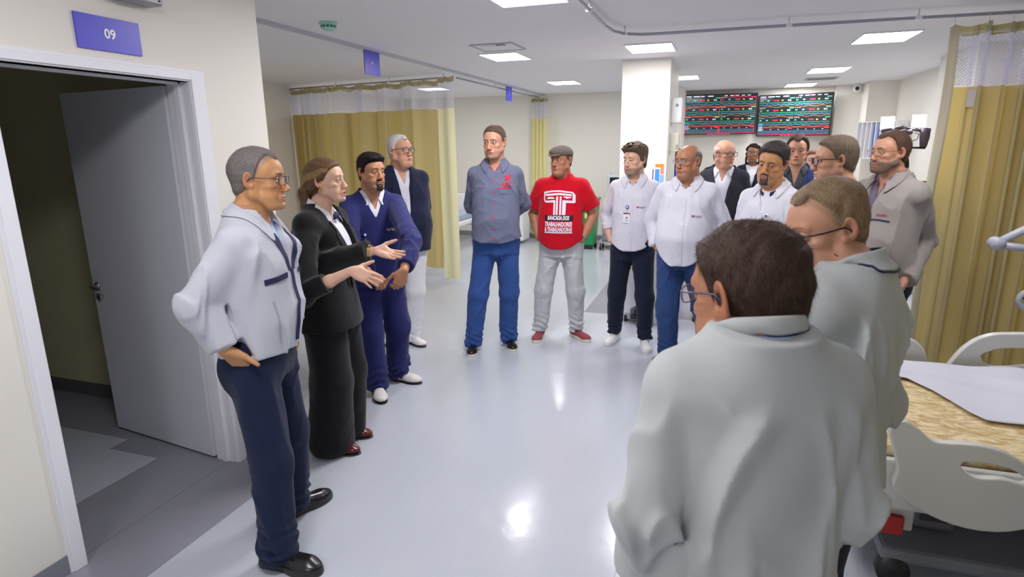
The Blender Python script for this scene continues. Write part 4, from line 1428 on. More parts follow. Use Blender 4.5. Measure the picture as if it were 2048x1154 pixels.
def garment(p, B, T, root, arms, g, fem):
    """g: name, m, o (offset), hem, neck ('tee','collar','v'), vdepth, sleeve (fraction, width), fold"""
    k = B.k; sd = p['seed'] + g.get('seed', 0); o = g.get('o', .014)
    S = Sdf()
    S.loft(B.prof(o, hem=g.get('hem', .86), fem=fem, flare=g.get('flare', 0), drape=g['name'] in ('shirt', 'tee', 'scrub_top')), n=g.get('n', 2.3), k=.03)
    sl = g.get('sleeve', 1.0)
    crz = []
    for s in (-1, 1):
        Sj = B.S[s]
        S.rc(vec(B.lean[0] + s * .045 * k, Sj[1], Sj[2] + .018), Sj + vec(-s * .012, 0, -.018), .034 + o, .042 + o + g.get('pad', 0), k=.05)
        if s not in arms or sl <= 0: continue
        e, w_, F_, N_, hd = arms[s]
        r0, r1, r2, r3 = g.get('sr', (.060, .054, .050, .042))
        ar = p.get('arm', 1.0)
        r0, r1, r2, r3 = [x * ar for x in (r0, r1, r2, r3)]
        slv = hd.get('sleeve', sl)
        if slv <= .5:
            t = slv * 2
            end = Sj + (e - Sj) * t
            S.rc(Sj + vec(-s * .008, 0, -.024), end, r0, r0 + (r1 - r0) * t + .008, k=.03)
            n_ = (e - Sj) / np.linalg.norm(e - Sj)
            # cut square
            lim = float(end @ n_)
            cut = (n_, lim, Sj, e)
        else:
            t = (slv - .5) * 2
            end = e + (w_ - e) * t
            S.rc(Sj + vec(-s * .008, 0, -.028), e, r0, r1, k=g.get('sk', .022))
            S.rc(e, end, r2, r2 + (r3 - r2) * t, k=.012)
            crz += [(e, .10, 1.8), (end, .07, .9)]
        crz += [(Sj + vec(-s * .03, .06, -.08), .10, 1.3), (Sj + vec(-s * .03, -.07, -.10), .10, g.get('armc', .9))]
    # square sleeve ends: subtract a ball-ended stub beyond the cuff
    for s in (-1, 1):
        if s not in arms or sl <= 0: continue
        e, w_, F_, N_, hd = arms[s]
        slv = hd.get('sleeve', sl)
        Sj = B.S[s]
        a_, b_ = (Sj, e) if slv <= .5 else (e, w_)
        t = slv * 2 if slv <= .5 else (slv - .5) * 2
        end = a_ + (b_ - a_) * t; n_ = (b_ - a_) / np.linalg.norm(b_ - a_)

        def cutter(P, end=end, n_=n_, cr_=(r0 if slv <= .5 else r3) + .026):
            d = P - end; h_ = d @ n_
            rr = np.sqrt(np.maximum((d * d).sum(-1) - h_ * h_, 0))
            return np.maximum(np.maximum(-h_, rr - cr_), h_ - .09)
        S.add(cutter, 's', .003)
    hc = g.get('curve', 0)
    if hc:
        hz = g.get('hem', .86) * k
        S.add(lambda P: hz + hc * np.clip((np.abs(P[..., 0] - B.hips[0]) - .03) / .14, 0, 1.1) ** 2 - P[..., 2], 'i', .004)
    # neck opening
    nk = g.get('neck', 'collar')
    nb = B.neck
    if nk == 'tee': S.ell(nb + vec(0, .016, .005), (.070 * k, .074 * k, .045), op='s', k=.006)
    elif nk == 'collar': S.ell(nb + vec(0, .012, .02), (.060 * k, .066 * k, .05), op='s', k=.006)
    vd = g.get('v', (1.418, .038, .001) if nk == 'collar' else None)
    if vd:   # V opening: (bottom z, half width at top, bottom half width)
        zb, wt, wb = vd[0] * k, vd[1], vd[2]
        zt = 1.47 * k
        cx0, cx1 = float(B.hips[0]), float(B.lean[0])
        dep = g.get('vy', .0)

        def vfn(P):
            t = np.clip((P[..., 2] - zb) / (zt - zb), -.15, 1.2)
            hw = wb + (wt - wb) * t
            cx = cx0 + (cx1 - cx0) * np.clip((P[..., 2] - .9) / .5, 0, 1)
            return np.maximum(np.maximum(np.abs(P[..., 0] - cx) - hw, zb - P[..., 2]), dep - P[..., 1])
        S.add(vfn, 's', .004)
    if g.get('split'):   # open front down to the hem: half widths (bottom, top)
        sb, stp = g['split']

        def sfn(P):
            t = np.clip((P[..., 2] - .8) / .65, 0, 1)
            return np.maximum(np.abs(P[..., 0] - g.get('splitx', 0) - B.lean[0] * t) - (sb + (stp - sb) * t), -P[..., 1])
        S.add(sfn, 's', .004)
    S.post = fold_post(B, g.get('fold', .008), sd, crz, drapes=g.get('drapes', 0), fade=lambda P: np.clip((1.425 * k - P[..., 2]) / .06, .12, 1))
    S.pad = .02
    V, Fc = S.mesh(g.get('q', max(.006, p['q'] * 1.7)), (-.75, -.6, .55 * k), (.75, .8, 1.62 * k), smooth=1)
    ob = make_mesh(g['name'], V, Fc, g['m'], root)
    p['_gar'][g['name']] = (S, ob)
    g['_S'] = S
    if nk == 'collar' and g.get('leaf', True): collar(p, B, root if False else ob, g)
    return ob


def front(S, X, Z, y1=.45, y0=-.2, n=66):
    """front surface depth of a garment at local x, z"""
    X = np.asarray(X, F4); Z = np.asarray(Z, F4)
    ys = np.linspace(y1, y0, n).astype(F4)
    P = np.stack([np.repeat(X[:, None], n, 1), np.repeat(ys[None], len(X), 0), np.repeat(Z[:, None], n, 1)], -1)
    v = S.ev(P)
    i = np.argmax(v < 0, axis=1); i = np.clip(i, 1, n - 1)
    r = np.arange(len(X)); va, vb = v[r, i - 1], v[r, i]
    t = np.clip(va / np.where(np.abs(va - vb) < 1e-6, 1, va - vb), 0, 1)
    return ys[i - 1] + (ys[i] - ys[i - 1]) * t


def backf(S, X, Z):
    X = np.asarray(X, F4); Z = np.asarray(Z, F4); n = 60
    ys = np.linspace(-.45, .2, n).astype(F4)
    P = np.stack([np.repeat(X[:, None], n, 1), np.repeat(ys[None], len(X), 0), np.repeat(Z[:, None], n, 1)], -1)
    v = S.ev(P); i = np.clip(np.argmax(v < 0, axis=1), 1, n - 1); r = np.arange(len(X))
    va, vb = v[r, i - 1], v[r, i]; t = np.clip(va / np.where(np.abs(va - vb) < 1e-6, 1, va - vb), 0, 1)
    return ys[i - 1] + (ys[i] - ys[i - 1]) * t


def on_front(p, gname, vs2, fs, m, name, off=.002, parent=None, flat=False, solid=0):
    """lay 2D art (x to the wearer's right is -x seen from the front: pass x as seen by the viewer) on the garment"""
    S, ob = p['_gar'][gname]
    X = np.array([-v[0] for v in vs2], F4); Z = np.array([v[1] for v in vs2], F4)
    Z = Z * p['_B'].k
    Y = front(S, X, Z, y1=p.get('y1', .45)) + off
    if flat: Y[:] = Y.max() if flat is True else Y.mean()
    me = bpy.data.meshes.new(name)
    me.from_pydata([(float(a), float(b), float(c)) for a, b, c in zip(X, Y, Z)], [], fs)
    me.update()
    o = link(name, me, m, parent or ob)
    if solid:
        md = o.modifiers.new('thickness', 'SOLIDIFY'); md.thickness = solid; md.offset = 0
    return o


def gridrect(x0, x1, z0, z1, nx=8, nz=4):
    vs = [(x0 + (x1 - x0) * i / nx, z0 + (z1 - z0) * j / nz) for j in range(nz + 1) for i in range(nx + 1)]
    fs = [(j * (nx + 1) + i, j * (nx + 1) + i + 1, (j + 1) * (nx + 1) + i + 1, (j + 1) * (nx + 1) + i) for j in range(nz) for i in range(nx)]
    return vs, fs


def strip(a, b, n=16, m=4):
    """2D sheet between two polylines"""
    def rs(pl):
        pl = np.array(pl, float); d = np.r_[0, np.cumsum(np.linalg.norm(np.diff(pl, axis=0), axis=1))]
        t = np.linspace(0, d[-1], n); return np.stack([np.interp(t, d, pl[:, i]) for i in range(2)], 1)
    A, Bp = rs(a), rs(b)
    vs = [tuple(A[i] * (1 - j / m) + Bp[i] * j / m) for i in range(n) for j in range(m + 1)]
    fs = [(i * (m + 1) + j, i * (m + 1) + j + 1, (i + 1) * (m + 1) + j + 1, (i + 1) * (m + 1) + j) for i in range(n - 1) for j in range(m)]
    return vs, fs


def push_out(S, P, d):
    """moves points that lie inside or nearer than d to a garment out to its surface"""
    P = np.array(P, F4); e = .004
    for _ in range(4):
        v = S.ev(P)
        G = np.stack([S.ev(P + vec(e, 0, 0)) - v, S.ev(P + vec(0, e, 0)) - v, S.ev(P + vec(0, 0, e)) - v], -1)
        G /= np.linalg.norm(G, axis=-1, keepdims=True) + 1e-6
        P = P + G * np.clip(d - v, 0, .03)[..., None]
    return P


def collar(p, B, parent, g):
    c = g.get('col', {})
    k = B.k; cx, cy, cz = [float(v) for v in B.neck]
    r = c.get('r', .064) * k; gap = math.radians(c.get('gap', 24)); hb = c.get('h', .034); leaf = c.get('len', .046)
    tip = c.get('tip', .035); out = c.get('out', .026); drop = c.get('drop', .052)
    cz += c.get('dz', .018)
    n = 48; G = []
    for i in range(n + 1):
        t = i / n
        a = gap + (2 * PI - 2 * gap) * t        # measured from the front
        bk = (1 - math.cos(a)) / 2              # 0 front, 1 back
        fr = max(0, (1 - bk - .25) / .75) ** 1.5
        top = cz + hb * bk - drop * fr
        rr = r * (1 + c.get('open', .10) * (1 - bk)); dx, dy = math.sin(a), math.cos(a)
        row = []
        for ro, z in ((-.002, top - .030), (.0, top - .012), (.001, top), (.005, top + .001), (.013 + .3 * out * fr, top - leaf * .4), (out * .8 + out * .9 * fr, top - leaf - tip * fr ** 3)):
            row.append((cx + dx * (rr + ro) + (dx * .012 * fr ** 3 if ro > .012 else 0), cy + .008 + dy * (rr + ro) * 1.04, z))
        G.append(row)
    A = np.array(G, F4)
    A[:, 3:] = push_out(g['_S'], A[:, 3:], .0045)
    if c.get('sharp', True):
        pass
    G = [[tuple(map(float, q_)) for q_ in row] for row in A]
    o = MB().grid(G).build('collar', c.get('m', g['m']), parent, solid=.0028, sub=1)
    if c.get('pipe'): MB().tube([(x, y, z - .002) for x, y, z in [row[-1] for row in G]], .0028, n=6).build('collar_piping', M_navyline, o)
    if c.get('lining'):
        G2 = []
        for i in range(n + 1):
            a = gap * .42 + (2 * PI - 2 * gap * .42) * i / n
            bk = (1 - math.cos(a)) / 2; fr = max(0, (1 - bk - .25) / .75) ** 1.5
            top = cz + hb * bk - drop * fr * 1.12 - .001
            rr = r * (.955 + .13 * fr) * (1 + c.get('open', .10) * (1 - bk)); dx, dy = math.sin(a), math.cos(a)
            G2.append([(cx + dx * rr * q_, cy + .008 + dy * rr * q_ * 1.04, top - z_) for q_, z_ in ((.97, .034), (.99, .016), (1.0, 0))])
        MB().grid(G2).build('collar_lining', c['lining'], parent, solid=.002, sub=1)
    return o


def buttons(p, gname, zs, m, x=0.0, r=.0055):
    for z in zs:
        pts = [(x + r * math.cos(a), z + r * math.sin(a)) for a in [2 * PI * j / 10 for j in range(10)]]
        on_front(p, gname, pts, [tuple(range(10))], m, 'button', off=.004, solid=.002)


def placket(p, gname, z0, z1, m, x=0.0, w_=.016):
    vs, fs = gridrect(x - w_, x + w_, z0, z1, 2, 24)
    on_front(p, gname, vs, fs, m, 'placket', off=.0022, solid=.0015)
# ---------------------------------------------------------------- cloth of the cast
F_jeans = cloth('blue denim', (50, 82, 146), bump=.3, scale=500, var=.14, vs=9)
F_jeans2 = cloth('dark blue denim', (46, 72, 122), bump=.3, scale=500, var=.14, vs=9)
F_bleach = cloth('bleached denim', (196, 198, 200), bump=.3, scale=500, var=.06, vs=9)
F_white = cloth('white shirt cotton', (214, 214, 226), bump=.1, scale=900)
F_greyshirt = cloth('blue grey shirt cotton', (110, 115, 140), bump=.15, scale=800, var=.04)
F_red = cloth('red tee cotton', (200, 8, 34), bump=.15, scale=700, var=.03)
F_navytr = cloth('navy trouser cloth', (26, 32, 52), bump=.2, scale=800)
F_black = cloth('black suiting', (22, 22, 24), bump=.35, scale=500, sheen=.15)
F_scrub = cloth('navy scrub cloth', (36, 40, 94), bump=.2, scale=700)
F_jacket = cloth('pale grey work jacket cloth', (190, 193, 204), bump=.15, scale=800)
F_jacket2 = cloth('light stone work jacket cloth', (181, 186, 187), bump=.15, scale=800)
F_jacket3 = cloth('warm grey work jacket cloth', (164, 158, 154), bump=.15, scale=800)
F_suit = cloth('navy suit cloth', (28, 32, 58), bump=.2, scale=800)
F_char = cloth('charcoal suit cloth', (44, 46, 56), bump=.2, scale=800)
F_bluesuit = cloth('blue blazer cloth', (40, 58, 110), bump=.2, scale=800)
F_olive = cloth('olive grey cloth', (96, 92, 78), bump=.2, scale=800)
F_dgshirt = cloth('dark grey shirt', (66, 72, 78), bump=.2, scale=800)
F_blue = cloth('bright blue scrub', (56, 66, 210), bump=.2, scale=700)
F_wtr = cloth('white trouser cloth', (226, 226, 230), bump=.15, scale=800)
M_navyline = rgb('navy lining', (30, 34, 78), rough=.7)
M_redcol = rgb('red lining', (206, 28, 52), rough=.7)
M_ltblue = rgb('light blue shirt cloth', (176, 196, 232), rough=.8)
L_black = rgb('black leather', (24, 24, 28), rough=.25, bump=.1, bscale=60)
L_white = rgb('white shoe leather', (228, 226, 226), rough=.45)
L_cover = rgb('white shoe cover', (226, 222, 218), rough=.8, bump=.6, bscale=120)
L_maroon = rgb('maroon suede', (146, 66, 76), rough=.8)
M_sole_w = rgb('cream rubber sole', (226, 218, 196), rough=.6)
M_btn = rgb('shirt button', (200, 200, 210), rough=.3)
M_ink = rgb('grey thread', (110, 112, 124), rough=.7)
M_crim = rgb('crimson thread', (196, 30, 66), rough=.7)
M_purp = rgb('purple thread', (70, 40, 120), rough=.7)
M_badge = rgb('white badge card', (240, 238, 244), rough=.25)
M_reel = rgb('blue badge reel', (30, 40, 160), rough=.3)
Q0, Q1, Q2 = .0036, .0042, .0052


def feet(*hr):
    """two (heel, toe) floor points -> shoe places for right and left foot"""
    o = []
    for (hx, hy), (tx, ty) in hr:
        d = math.hypot(tx - hx, ty - hy); a = math.degrees(math.atan2(tx - hx, ty - hy))
        o.append((hx + (tx - hx) / d * .08, hy + (ty - hy) / d * .08, a))
    return tuple(o)


def emblem(p, g, x, z, s=.012, dark=None, words=('Santa Casa', 'de Saude')):
    """heart-and-hands emblem with two tiny lines of thread beside it; x seen by the viewer"""
    ring = []; n = 16
    for sx in (-1, 1):
        a = [(x + sx * s * v[0], z + s * v[1]) for v in ((.15, -1.0), (.75, -.55), (1.15, .1), (1.0, .55), (.8, .5), (.85, .1), (.5, -.45), (.15, -.75))]
        on_front(p, g, a, [tuple(range(8))], dark or M_purp, 'emblem_hand', off=.0025)
    h = [(x + s * .7 * math.copysign(abs(math.sin(t)) ** 3, math.sin(t)), z + s * .12 + s * .045 * (13 * math.cos(t) - 5 * math.cos(2 * t) - 2 * math.cos(3 * t) - math.cos(4 * t))) for t in [2 * PI * i / 24 for i in range(24)]]
    on_front(p, g, h, [tuple(range(24))], M_crim, 'emblem_heart', off=.003)
    for i, wd in enumerate(words):
        vs, fs = text_mesh(wd, s * .85, bold=s * .03, align='LEFT')
        on_front(p, g, [(v[0] + x + s * 1.5, v[1] + z + s * (.15 - .8 * i)) for v in vs], fs, dark or M_ink, 'emblem_words', off=.0025)


def badge(p, g, x, z, w_=.027, h=.042, reel=.045, rc=None):
    """retractable reel and hanging card; x seen by the viewer"""
    S, ob = p['_gar'][g]
    k_ = p['_B'].k; z *= k_
    y = float(front(S, [-x], [z], y1=p.get('y1', .45))[0]); yb = float(front(S, [-x - w_, -x, -x + w_, -x - w_, -x, -x + w_], [z - reel] * 3 + [z - reel - h * 2] * 3, y1=y + .03).max()) + .003
    r = MB().lathe([(.014, 0), (.014, .006), (.010, .008)], (-x, y + .001, z), n=20, axis='y').build('badge_reel', rc or M_reel, ob)
    MB().lathe([(.0085, .0085), (.008, .0095)], (-x, y + .001, z), n=16, axis='y').build('reel_face', M_badge, r)
    MB().tube([(-x, y + .004, z - .012), (-x, yb, z - reel)], .0012, n=5).build('cord', M_chrome, r)
    c = MB().box((-x - w_, yb - .001, z - reel - h * 2), (-x + w_, yb + .001, z - reel)).build('badge_card', M_badge, r, bevel=.0005)
    MB().box((-x - w_, yb + .0012, z - reel - .012), (-x, yb + .0016, z - reel - .001)).build('card_stripe', M_crim, c)
    MB().box((-x, yb + .0012, z - reel - .012), (-x + w_, yb + .0016, z - reel - .001)).build('card_stripe', M_purp, c)
    MB().lathe([(.010, .0012), (.010, .0018)], (-x, yb, z - reel - .042), n=16, axis='y').build('card_picture', rgb('card picture', (150, 140, 170)), c)
    MB().box((-x - .016, yb + .0012, z - reel - .066), (-x + .016, yb + .0016, z - reel - .062)).build('card_line', M_ink, c)


def lapels(p, g, z0, ztop, x0, x1, m, w_=.055, xo=0.0):
    """two turned-back lapels beside a V opening"""
    B = p['_B']
    for s in (-1, 1):
        cx0, cx1 = -float(B.hips[0]) + xo, -float(B.lean[0]) + xo
        inner = [(cx0 * .4 + cx1 * .6 + s * x0, z0), (cx1 + s * (x0 + x1) * .5, (z0 + ztop) / 2), (cx1 + s * x1, ztop)]
        outer = [(cx0 * .4 + cx1 * .6 + s * (x0 + .004), z0), (cx1 + s * ((x0 + x1) * .5 + w_ * .8), (z0 + ztop) / 2), (cx1 + s * (x1 + w_), ztop - .075), (cx1 + s * (x1 + w_ * .55), ztop - .068), (cx1 + s * (x1 + w_ * .5), ztop - .01)]
        vs, fs = strip(inner, outer, 18, 4)
        on_front(p, g, vs, fs, m, 'lapel', off=.005, solid=.004)


SH = dict
# ---------------------------------------------------------------- the cast
# 1 - left front man
p1 = SH(at=(-1.74, 1.94), face=72, H=1.715, q=Q0, seed=1, skin='asian', wide=.97, belly=.25, hips=(0, -.035), fat=1.04, lid=.75,
        jaw=1.02, label='man in pale grey work jacket and navy trousers before the open door, hand in pocket',
        head=dict(yaw=-4, pitch=2), hair='receding', haircol=(112, 106, 104), thick=.009, top=.004, nstr=4200, slen=.011, sw=.0009, shadow=.5, comb='up', browcol=(60, 52, 50), look=(-4, 0), iris=(40, 26, 20),
        glasses=dict(col=(40, 42, 60), shape='rect', w=.0265, h=.016, r=.0015),
        armR=dict(elbow=at(392, 606, 2.24), wrist=at(452, 702, 2.30), F=C_RT * .40 - C_UP * .75 + C_FW * .75, N=C_FW * .9 + C_RT * .3, curls=(.15, .15, .2, .2), thumb=(.25, -.45), sleeve=.955),
        armL='pocket', feet_world=True, feet=feet(((-1.73, 1.76), (-1.48, 1.78)), ((-1.86, 2.02), (-1.76, 2.26))),
        trousers=dict(m=cloth('deep navy chino', (24, 34, 62), bump=.2, scale=800), w=(.100, .082, .074), top=1.0, stack=.005), shoes=dict(m=L_black, sole=.03, s=1.04, laces=M_dark),
        tops=[dict(name='shirt', m=M_ltblue, o=.004, hem=1.0, sleeve=.975, sr=(.052, .046, .040, .033), fold=.002, v=(1.40, .03, .001), col=dict(dz=.018, len=.03)),
              dict(name='jacket', m=F_jacket, o=.026, hem=.93, sleeve=.93, sr=(.066, .060, .058, .050), fold=.017, drapes=.009, seed=3, v=(1.28, .050, .002), col=dict(r=.070, len=.052, tip=.02, drop=.055, dz=.004, gap=30, h=.044))])
make_person(p1)
# hem band, chest flap, navy front edge, pocket seam, lanyard
S_, ob = p1['_gar']['jacket']
for s in (-1, 1):
    vs, fs = strip([(s * .006, 1.27), (s * .03, 1.35), (s * .048, 1.42)], [(s * .024, 1.26), (s * .058, 1.35), (s * .078, 1.40)], 16, 3)
    on_front(p1, 'jacket', vs, fs, M_navyline, 'front_edge', off=.003, solid=.003)
    vs, fs = strip([(s * .155, 1.250), (s * .055, 1.262)], [(s * .155, 1.228), (s * .055, 1.240)], 14, 2)
    on_front(p1, 'jacket', vs, fs, M_navyline, 'chest_flap', off=.003, solid=.003)
vs, fs = gridrect(-.010, .010, .96, 1.27, 2, 24)
on_front(p1, 'jacket', vs, fs, M_navyline, 'zip_strip', off=.003, solid=.003)
vs, fs = strip([(-.14, 1.16), (-.115, .98)], [(-.133, 1.16), (-.108, .98)], 10, 1)
on_front(p1, 'jacket', vs, fs, rgb('jacket seam', (170, 172, 182)), 'pocket_seam', off=.002)
vs, fs = strip([(-.045, 1.43), (-.02, 1.36), (-.008, 1.28)], [(-.028, 1.43), (-.004, 1.36), (.008, 1.28)], 12, 1)
on_front(p1, 'shirt', vs, fs, M_redcol, 'lanyard', off=.004, solid=.002)

# 2 - woman speaking
p2 = SH(at=(-2.0, 2.74), face=82, H=1.655, q=Q0, seed=2, skin='fair', fem=True, wide=1.02, fat=.98, jaw=.88, nose=.9, mouth=.006, lips=(178, 92, 86), arm=.95,
        label='woman in black trouser suit with long tied-back hair, both hands held out while talking',
        head=dict(yaw=-6, pitch=-4), hair=None, haircol=(92, 68, 50), browcol=(90, 66, 50), browt=.0034, look=(-4, 0), iris=(80, 70, 60),
        armR=dict(elbow=at(606, 588, 2.88), wrist=at(704, 541, 2.84), F=C_RT * .9 - C_UP * .42 + C_FW * .1, N=C_FW * .85 - C_RT * .1 - C_UP * .35, curls=(.10, .08, .12, .2), spread=.15, thumb=(.75, -.1), sleeve=.745),
        armL=dict(elbow=at(640, 525, 3.10), wrist=at(752, 501, 3.02), F=C_RT * .95 - C_UP * .24 - C_FW * .12, N=-C_FW * .62 + C_UP * .6, curls=(.06, .08, .12, .16), spread=.12, thumb=(.6, .05), sleeve=.92),
        feet_world=True, feet=feet(((-2.10, 2.66), (-1.90, 2.69)), ((-2.14, 2.85), (-1.95, 2.88))),
        trousers=dict(m=F_black, w=(.112, .112, .128), top=1.0, hem=.012, stack=.0, fold=.008), shoes=dict(m=rgb('dark red patent', (96, 20, 34), rough=.2), sole=.01, high=.06),
        tops=[dict(name='blouse', m=F_white, o=.006, hem=1.0, sleeve=0, fold=.003, v=(1.38, .035, .001), col=dict(len=.045, dz=.014, r=.060, gap=30)),
              dict(name='blazer', m=F_black, o=.026, hem=.80, sleeve=.8, sr=(.066, .062, .058, .054), fold=.012, seed=4, neck='none', v=(1.02, .085, .012), flare=.02, pad=.008)])
make_person(p2)
lapels(p2, 'blazer', 1.02, 1.42, .010, .066, F_black, w_=.045)
# navy bow at the collar
o = MB().grid([[tuple(p2['_B'].neck + vec(x, .085 + .01 * math.cos(x * 40), -.045 + z * (1 - abs(x) * 8) - abs(x) * .3)) for x in (-.03, -.02, -.01, 0, .01, .02, .03)] for z in (-.018, 0, .02)]).build('neck_scarf', M_navyline, p2['_root'], solid=.006)
badge(p2, 'blazer', .02, 1.25, w_=.024)
# earring
for s in (-1, 1):
    c = p2['_B'].T.pt((s * .0835, -.004, -.036))
    MB().tube([tuple(c + vec(0, .007 * math.cos(a), .010 * math.sin(a))) for a in [2 * PI * i / 14 for i in range(14)]], .0022, n=6, closed=True).build('earring', rgb('gold', (230, 190, 90), metal=1, rough=.25), p2['_root'])
bl = p2['_loc'](at(742, 502, 3.03))
F_ = p2['_locd'](C_RT * .95 - C_UP * .24 - C_FW * .12)
for j in (0, .012):
    u = np.cross(F_, vec(0, 0, 1)); u /= np.linalg.norm(u); v_ = np.cross(u, F_)
    MB().tube([tuple(bl - F_ * j + u * .0285 * math.cos(a) + v_ * .0285 * math.sin(a)) for a in [2 * PI * i / 18 for i in range(18)]], .0016, n=5, closed=True).build('bracelet', rgb('gold', (230, 190, 90), metal=1, rough=.25), p2['_root'])


def long_hair(p, T, col, tail=True, q=.004, name='hair'):
    S = skull_fn(T); sd = p['seed']

    def post(P, v):
        l = T.inv(P); y, z = l[..., 1], l[..., 2]
        hl = np.interp(y, [-.12, -.06, -.03, -.005, .02, .045, .066, .09], [-.085, -.06, -.045, -.012, .012, .05, .066, .074])
        a = z - hl
        t = np.clip(a / .025, -.12, 1); t = np.where(t > 0, 1 - (1 - t) ** 2, t)
        return v - (t * .016 - .0025) * T.s - np.sin(l[..., 2] * 170 + l[..., 1] * 60 + waves(l, (20, 20, 20), sd) * 3) * .0012 * np.clip(t, 0, 1)
    S.post = post; S.pad = .03
    V, Fc = S.mesh(q, T.o - .16, T.o + .17, 1)
    l = T.inv(V); keep = l[:, 2] - np.interp(l[:, 1], [-.12, -.06, -.03, -.005, .02, .045, .066, .09], [-.085, -.06, -.045, -.012, .012, .05, .066, .074]) > -.012
    Fc = Fc[keep[Fc].all(1)]
    N = face_normals(V, Fc); fw, up = T.M[:, 1], T.M[:, 2]
    V2, F2 = strands(V, Fc, N, p.get('nstr', 5000), .03, .0011, lambda P0, N0: (-fw * 1.0 - up * .25) + 0 * N0, sd, lift=.0)
    m1 = hair_mat('hair %d' % sd, col, .38)
    h_ = make_mesh(name, np.concatenate([V, V2]), np.concatenate([Fc, F2 + len(V)]), m1, p['_root'])
    if tail:
        A = Sdf()
        pts = [(0, -.10, -.01), (0, -.125, -.05), (.0, -.125, -.12), (.012, -.115, -.19), (.018, -.10, -.26), (.02, -.09, -.31)]
        rs = [.024, .032, .033, .030, .024, .010]
        for i in range(5): A.rc(pts[i], pts[i + 1], rs[i], rs[i + 1], k=.02, T=T)
        A.post = lambda P, v: v - np.sin(P[..., 0] * 260 + P[..., 1] * 240 + np.sin(P[..., 2] * 20) * 2) * .0018
        V, Fc = A.mesh(q, T.o - vec(.2, .3, .42), T.o + .1, 1)
        N = face_normals(V, Fc)
        V2, F2 = strands(V, Fc, N, 2500, .05, .0011, lambda P0, N0: vec(0, 0, -1) + 0 * N0, sd + 1, lift=.0)
        make_mesh('ponytail', np.concatenate([V, V2]), np.concatenate([Fc, F2 + len(V)]), m1, h_)
    return h_


long_hair(p2, p2['_B'].T, (104, 78, 56))
# blond streak combed back over the temple
T = p2['_B'].T; S = skull_fn(T); S.post = lambda P, v: v - .0150 * T.s; S.pad = .03
V, Fc = S.mesh(.005, T.o - .16, T.o + .17, 1)
l = T.inv(V[Fc].mean(1))
k_ = (l[:, 0] > .02) & (np.abs(l[:, 2] - (.052 + .25 * l[:, 1])) < .014) & (l[:, 1] > -.08) & (l[:, 1] < .05)
N = face_normals(V, Fc)[k_]
V2, F2 = strands(V, Fc[k_], N, 700, .042, .0011, lambda P0, N0: (-T.M[:, 1] - T.M[:, 2] * .35) + 0 * N0, 5, lift=.0)
make_mesh('blond_streak', V2, F2, hair_mat('blond hair', (164, 134, 94), .4), p2['_root'])

# 3 - nurse
p3 = SH(y1=.24, at=(-2.22, 3.60), face=140, H=1.665, q=Q0, seed=3, skin='olive', wide=1.02, belly=.7, fat=1.06, arm=1.0,
        label='man with goatee in navy scrubs and white shoe covers, fists joined at his waist',
        head=dict(yaw=-28, pitch=0), hair='full', haircol=(32, 26, 26), thick=.010, top=.012, quiff=.012, nstr=3500, slen=.016, comb='side', beard='goatee', beardcol=(64, 52, 48), bstr=500, stubble=.3, stubcol=(70, 60, 58), look=(-3, 0), browcol=(36, 28, 26), browt=.0056,
        armR=dict(elbow=at(700, 500, 3.78), wrist=at(738, 548, 3.50), F=C_RT * .75 - C_UP * .62, N=-C_UP * .55 + C_FW * .7, curls=(1.2, 1.25, 1.25, 1.2), spread=.02, thumb=(.1, .25), sleeve=.93),
        armL=dict(elbow=at(824, 486, 3.66), wrist=at(808, 541, 3.48), F=-C_RT * .35 - C_UP * .9, N=C_FW * .9 - C_RT * .5, curls=(1.0, 1.1, 1.1, 1.1), spread=.02, thumb=(.25, .2), sleeve=.93),
        feet_world=True, feet=feet(((-2.26, 3.54), (-2.06, 3.32)), ((-2.27, 3.76), (-2.05, 3.74))),
        trousers=dict(m=F_scrub, w=(.105, .088, .082), top=.98, fold=.014, stack=.006), shoes=dict(m=L_cover, sole=.006, solem=M_dark, s=1.04),
        tops=[dict(name='undershirt', m=F_white, o=.006, hem=1.0, sleeve=0, v=(1.37, .04, .001), col=dict(r=.064, len=.03, tip=.02, dz=.004)),
              dict(name='scrub_top', m=F_scrub, o=.020, hem=.83, sleeve=.95, sr=(.070, .064, .060, .052), fold=.013, neck='none', v=(1.325, .072, .002), flare=.012)])
make_person(p3)
emblem(p3, 'scrub_top', .075, 1.235, .012, dark=rgb('white thread', (225, 225, 235)))
badge(p3, 'scrub_top', -.085, 1.205)

# 4 - older man behind
p4 = SH(at=(-2.53, 4.56), face=136, H=1.80, q=Q1, seed=4, skin='pink', wide=1.08, belly=1.1, fat=1.12,
        label='white haired man in navy blazer and white trousers behind the nurse',
        head=dict(yaw=-30, pitch=-4), hair='receding', haircol=(206, 204, 202), thick=.006, top=.006, nstr=2500, slen=.014, comb='back', browcol=(150, 140, 134), glasses=dict(col=(30, 26, 30), shape='rect', w=.026, h=.018, r=.0022), look=(0, 0), jaw=1.05,
        armR='back', armL='back', feet_world=True, feet=feet(((-2.74, 4.50), (-2.52, 4.36)), ((-2.59, 4.60), (-2.32, 4.48))),
        trousers=dict(m=F_wtr, w=(.100, .082, .085), top=.98, stack=.003), shoes=dict(m=L_white, sole=.012, solem=rgb('brown sole', (70, 56, 48))),
        tops=[dict(name='shirt', m=F_white, o=.008, hem=1.0, sleeve=0, fold=.003, v=(1.36, .035, .001), col=dict(gap=34)),
              dict(name='blazer', m=F_suit, o=.028, hem=.82, sleeve=.93, sr=(.070, .064, .058, .048), fold=.008, neck='none', v=(1.08, .062, .010), flare=.01, pad=.006)])
make_person(p4)
lapels(p4, 'blazer', 1.06, 1.43, .014, .070, F_suit, w_=.05)
buttons(p4, 'shirt', [1.34, 1.25, 1.16], M_btn)

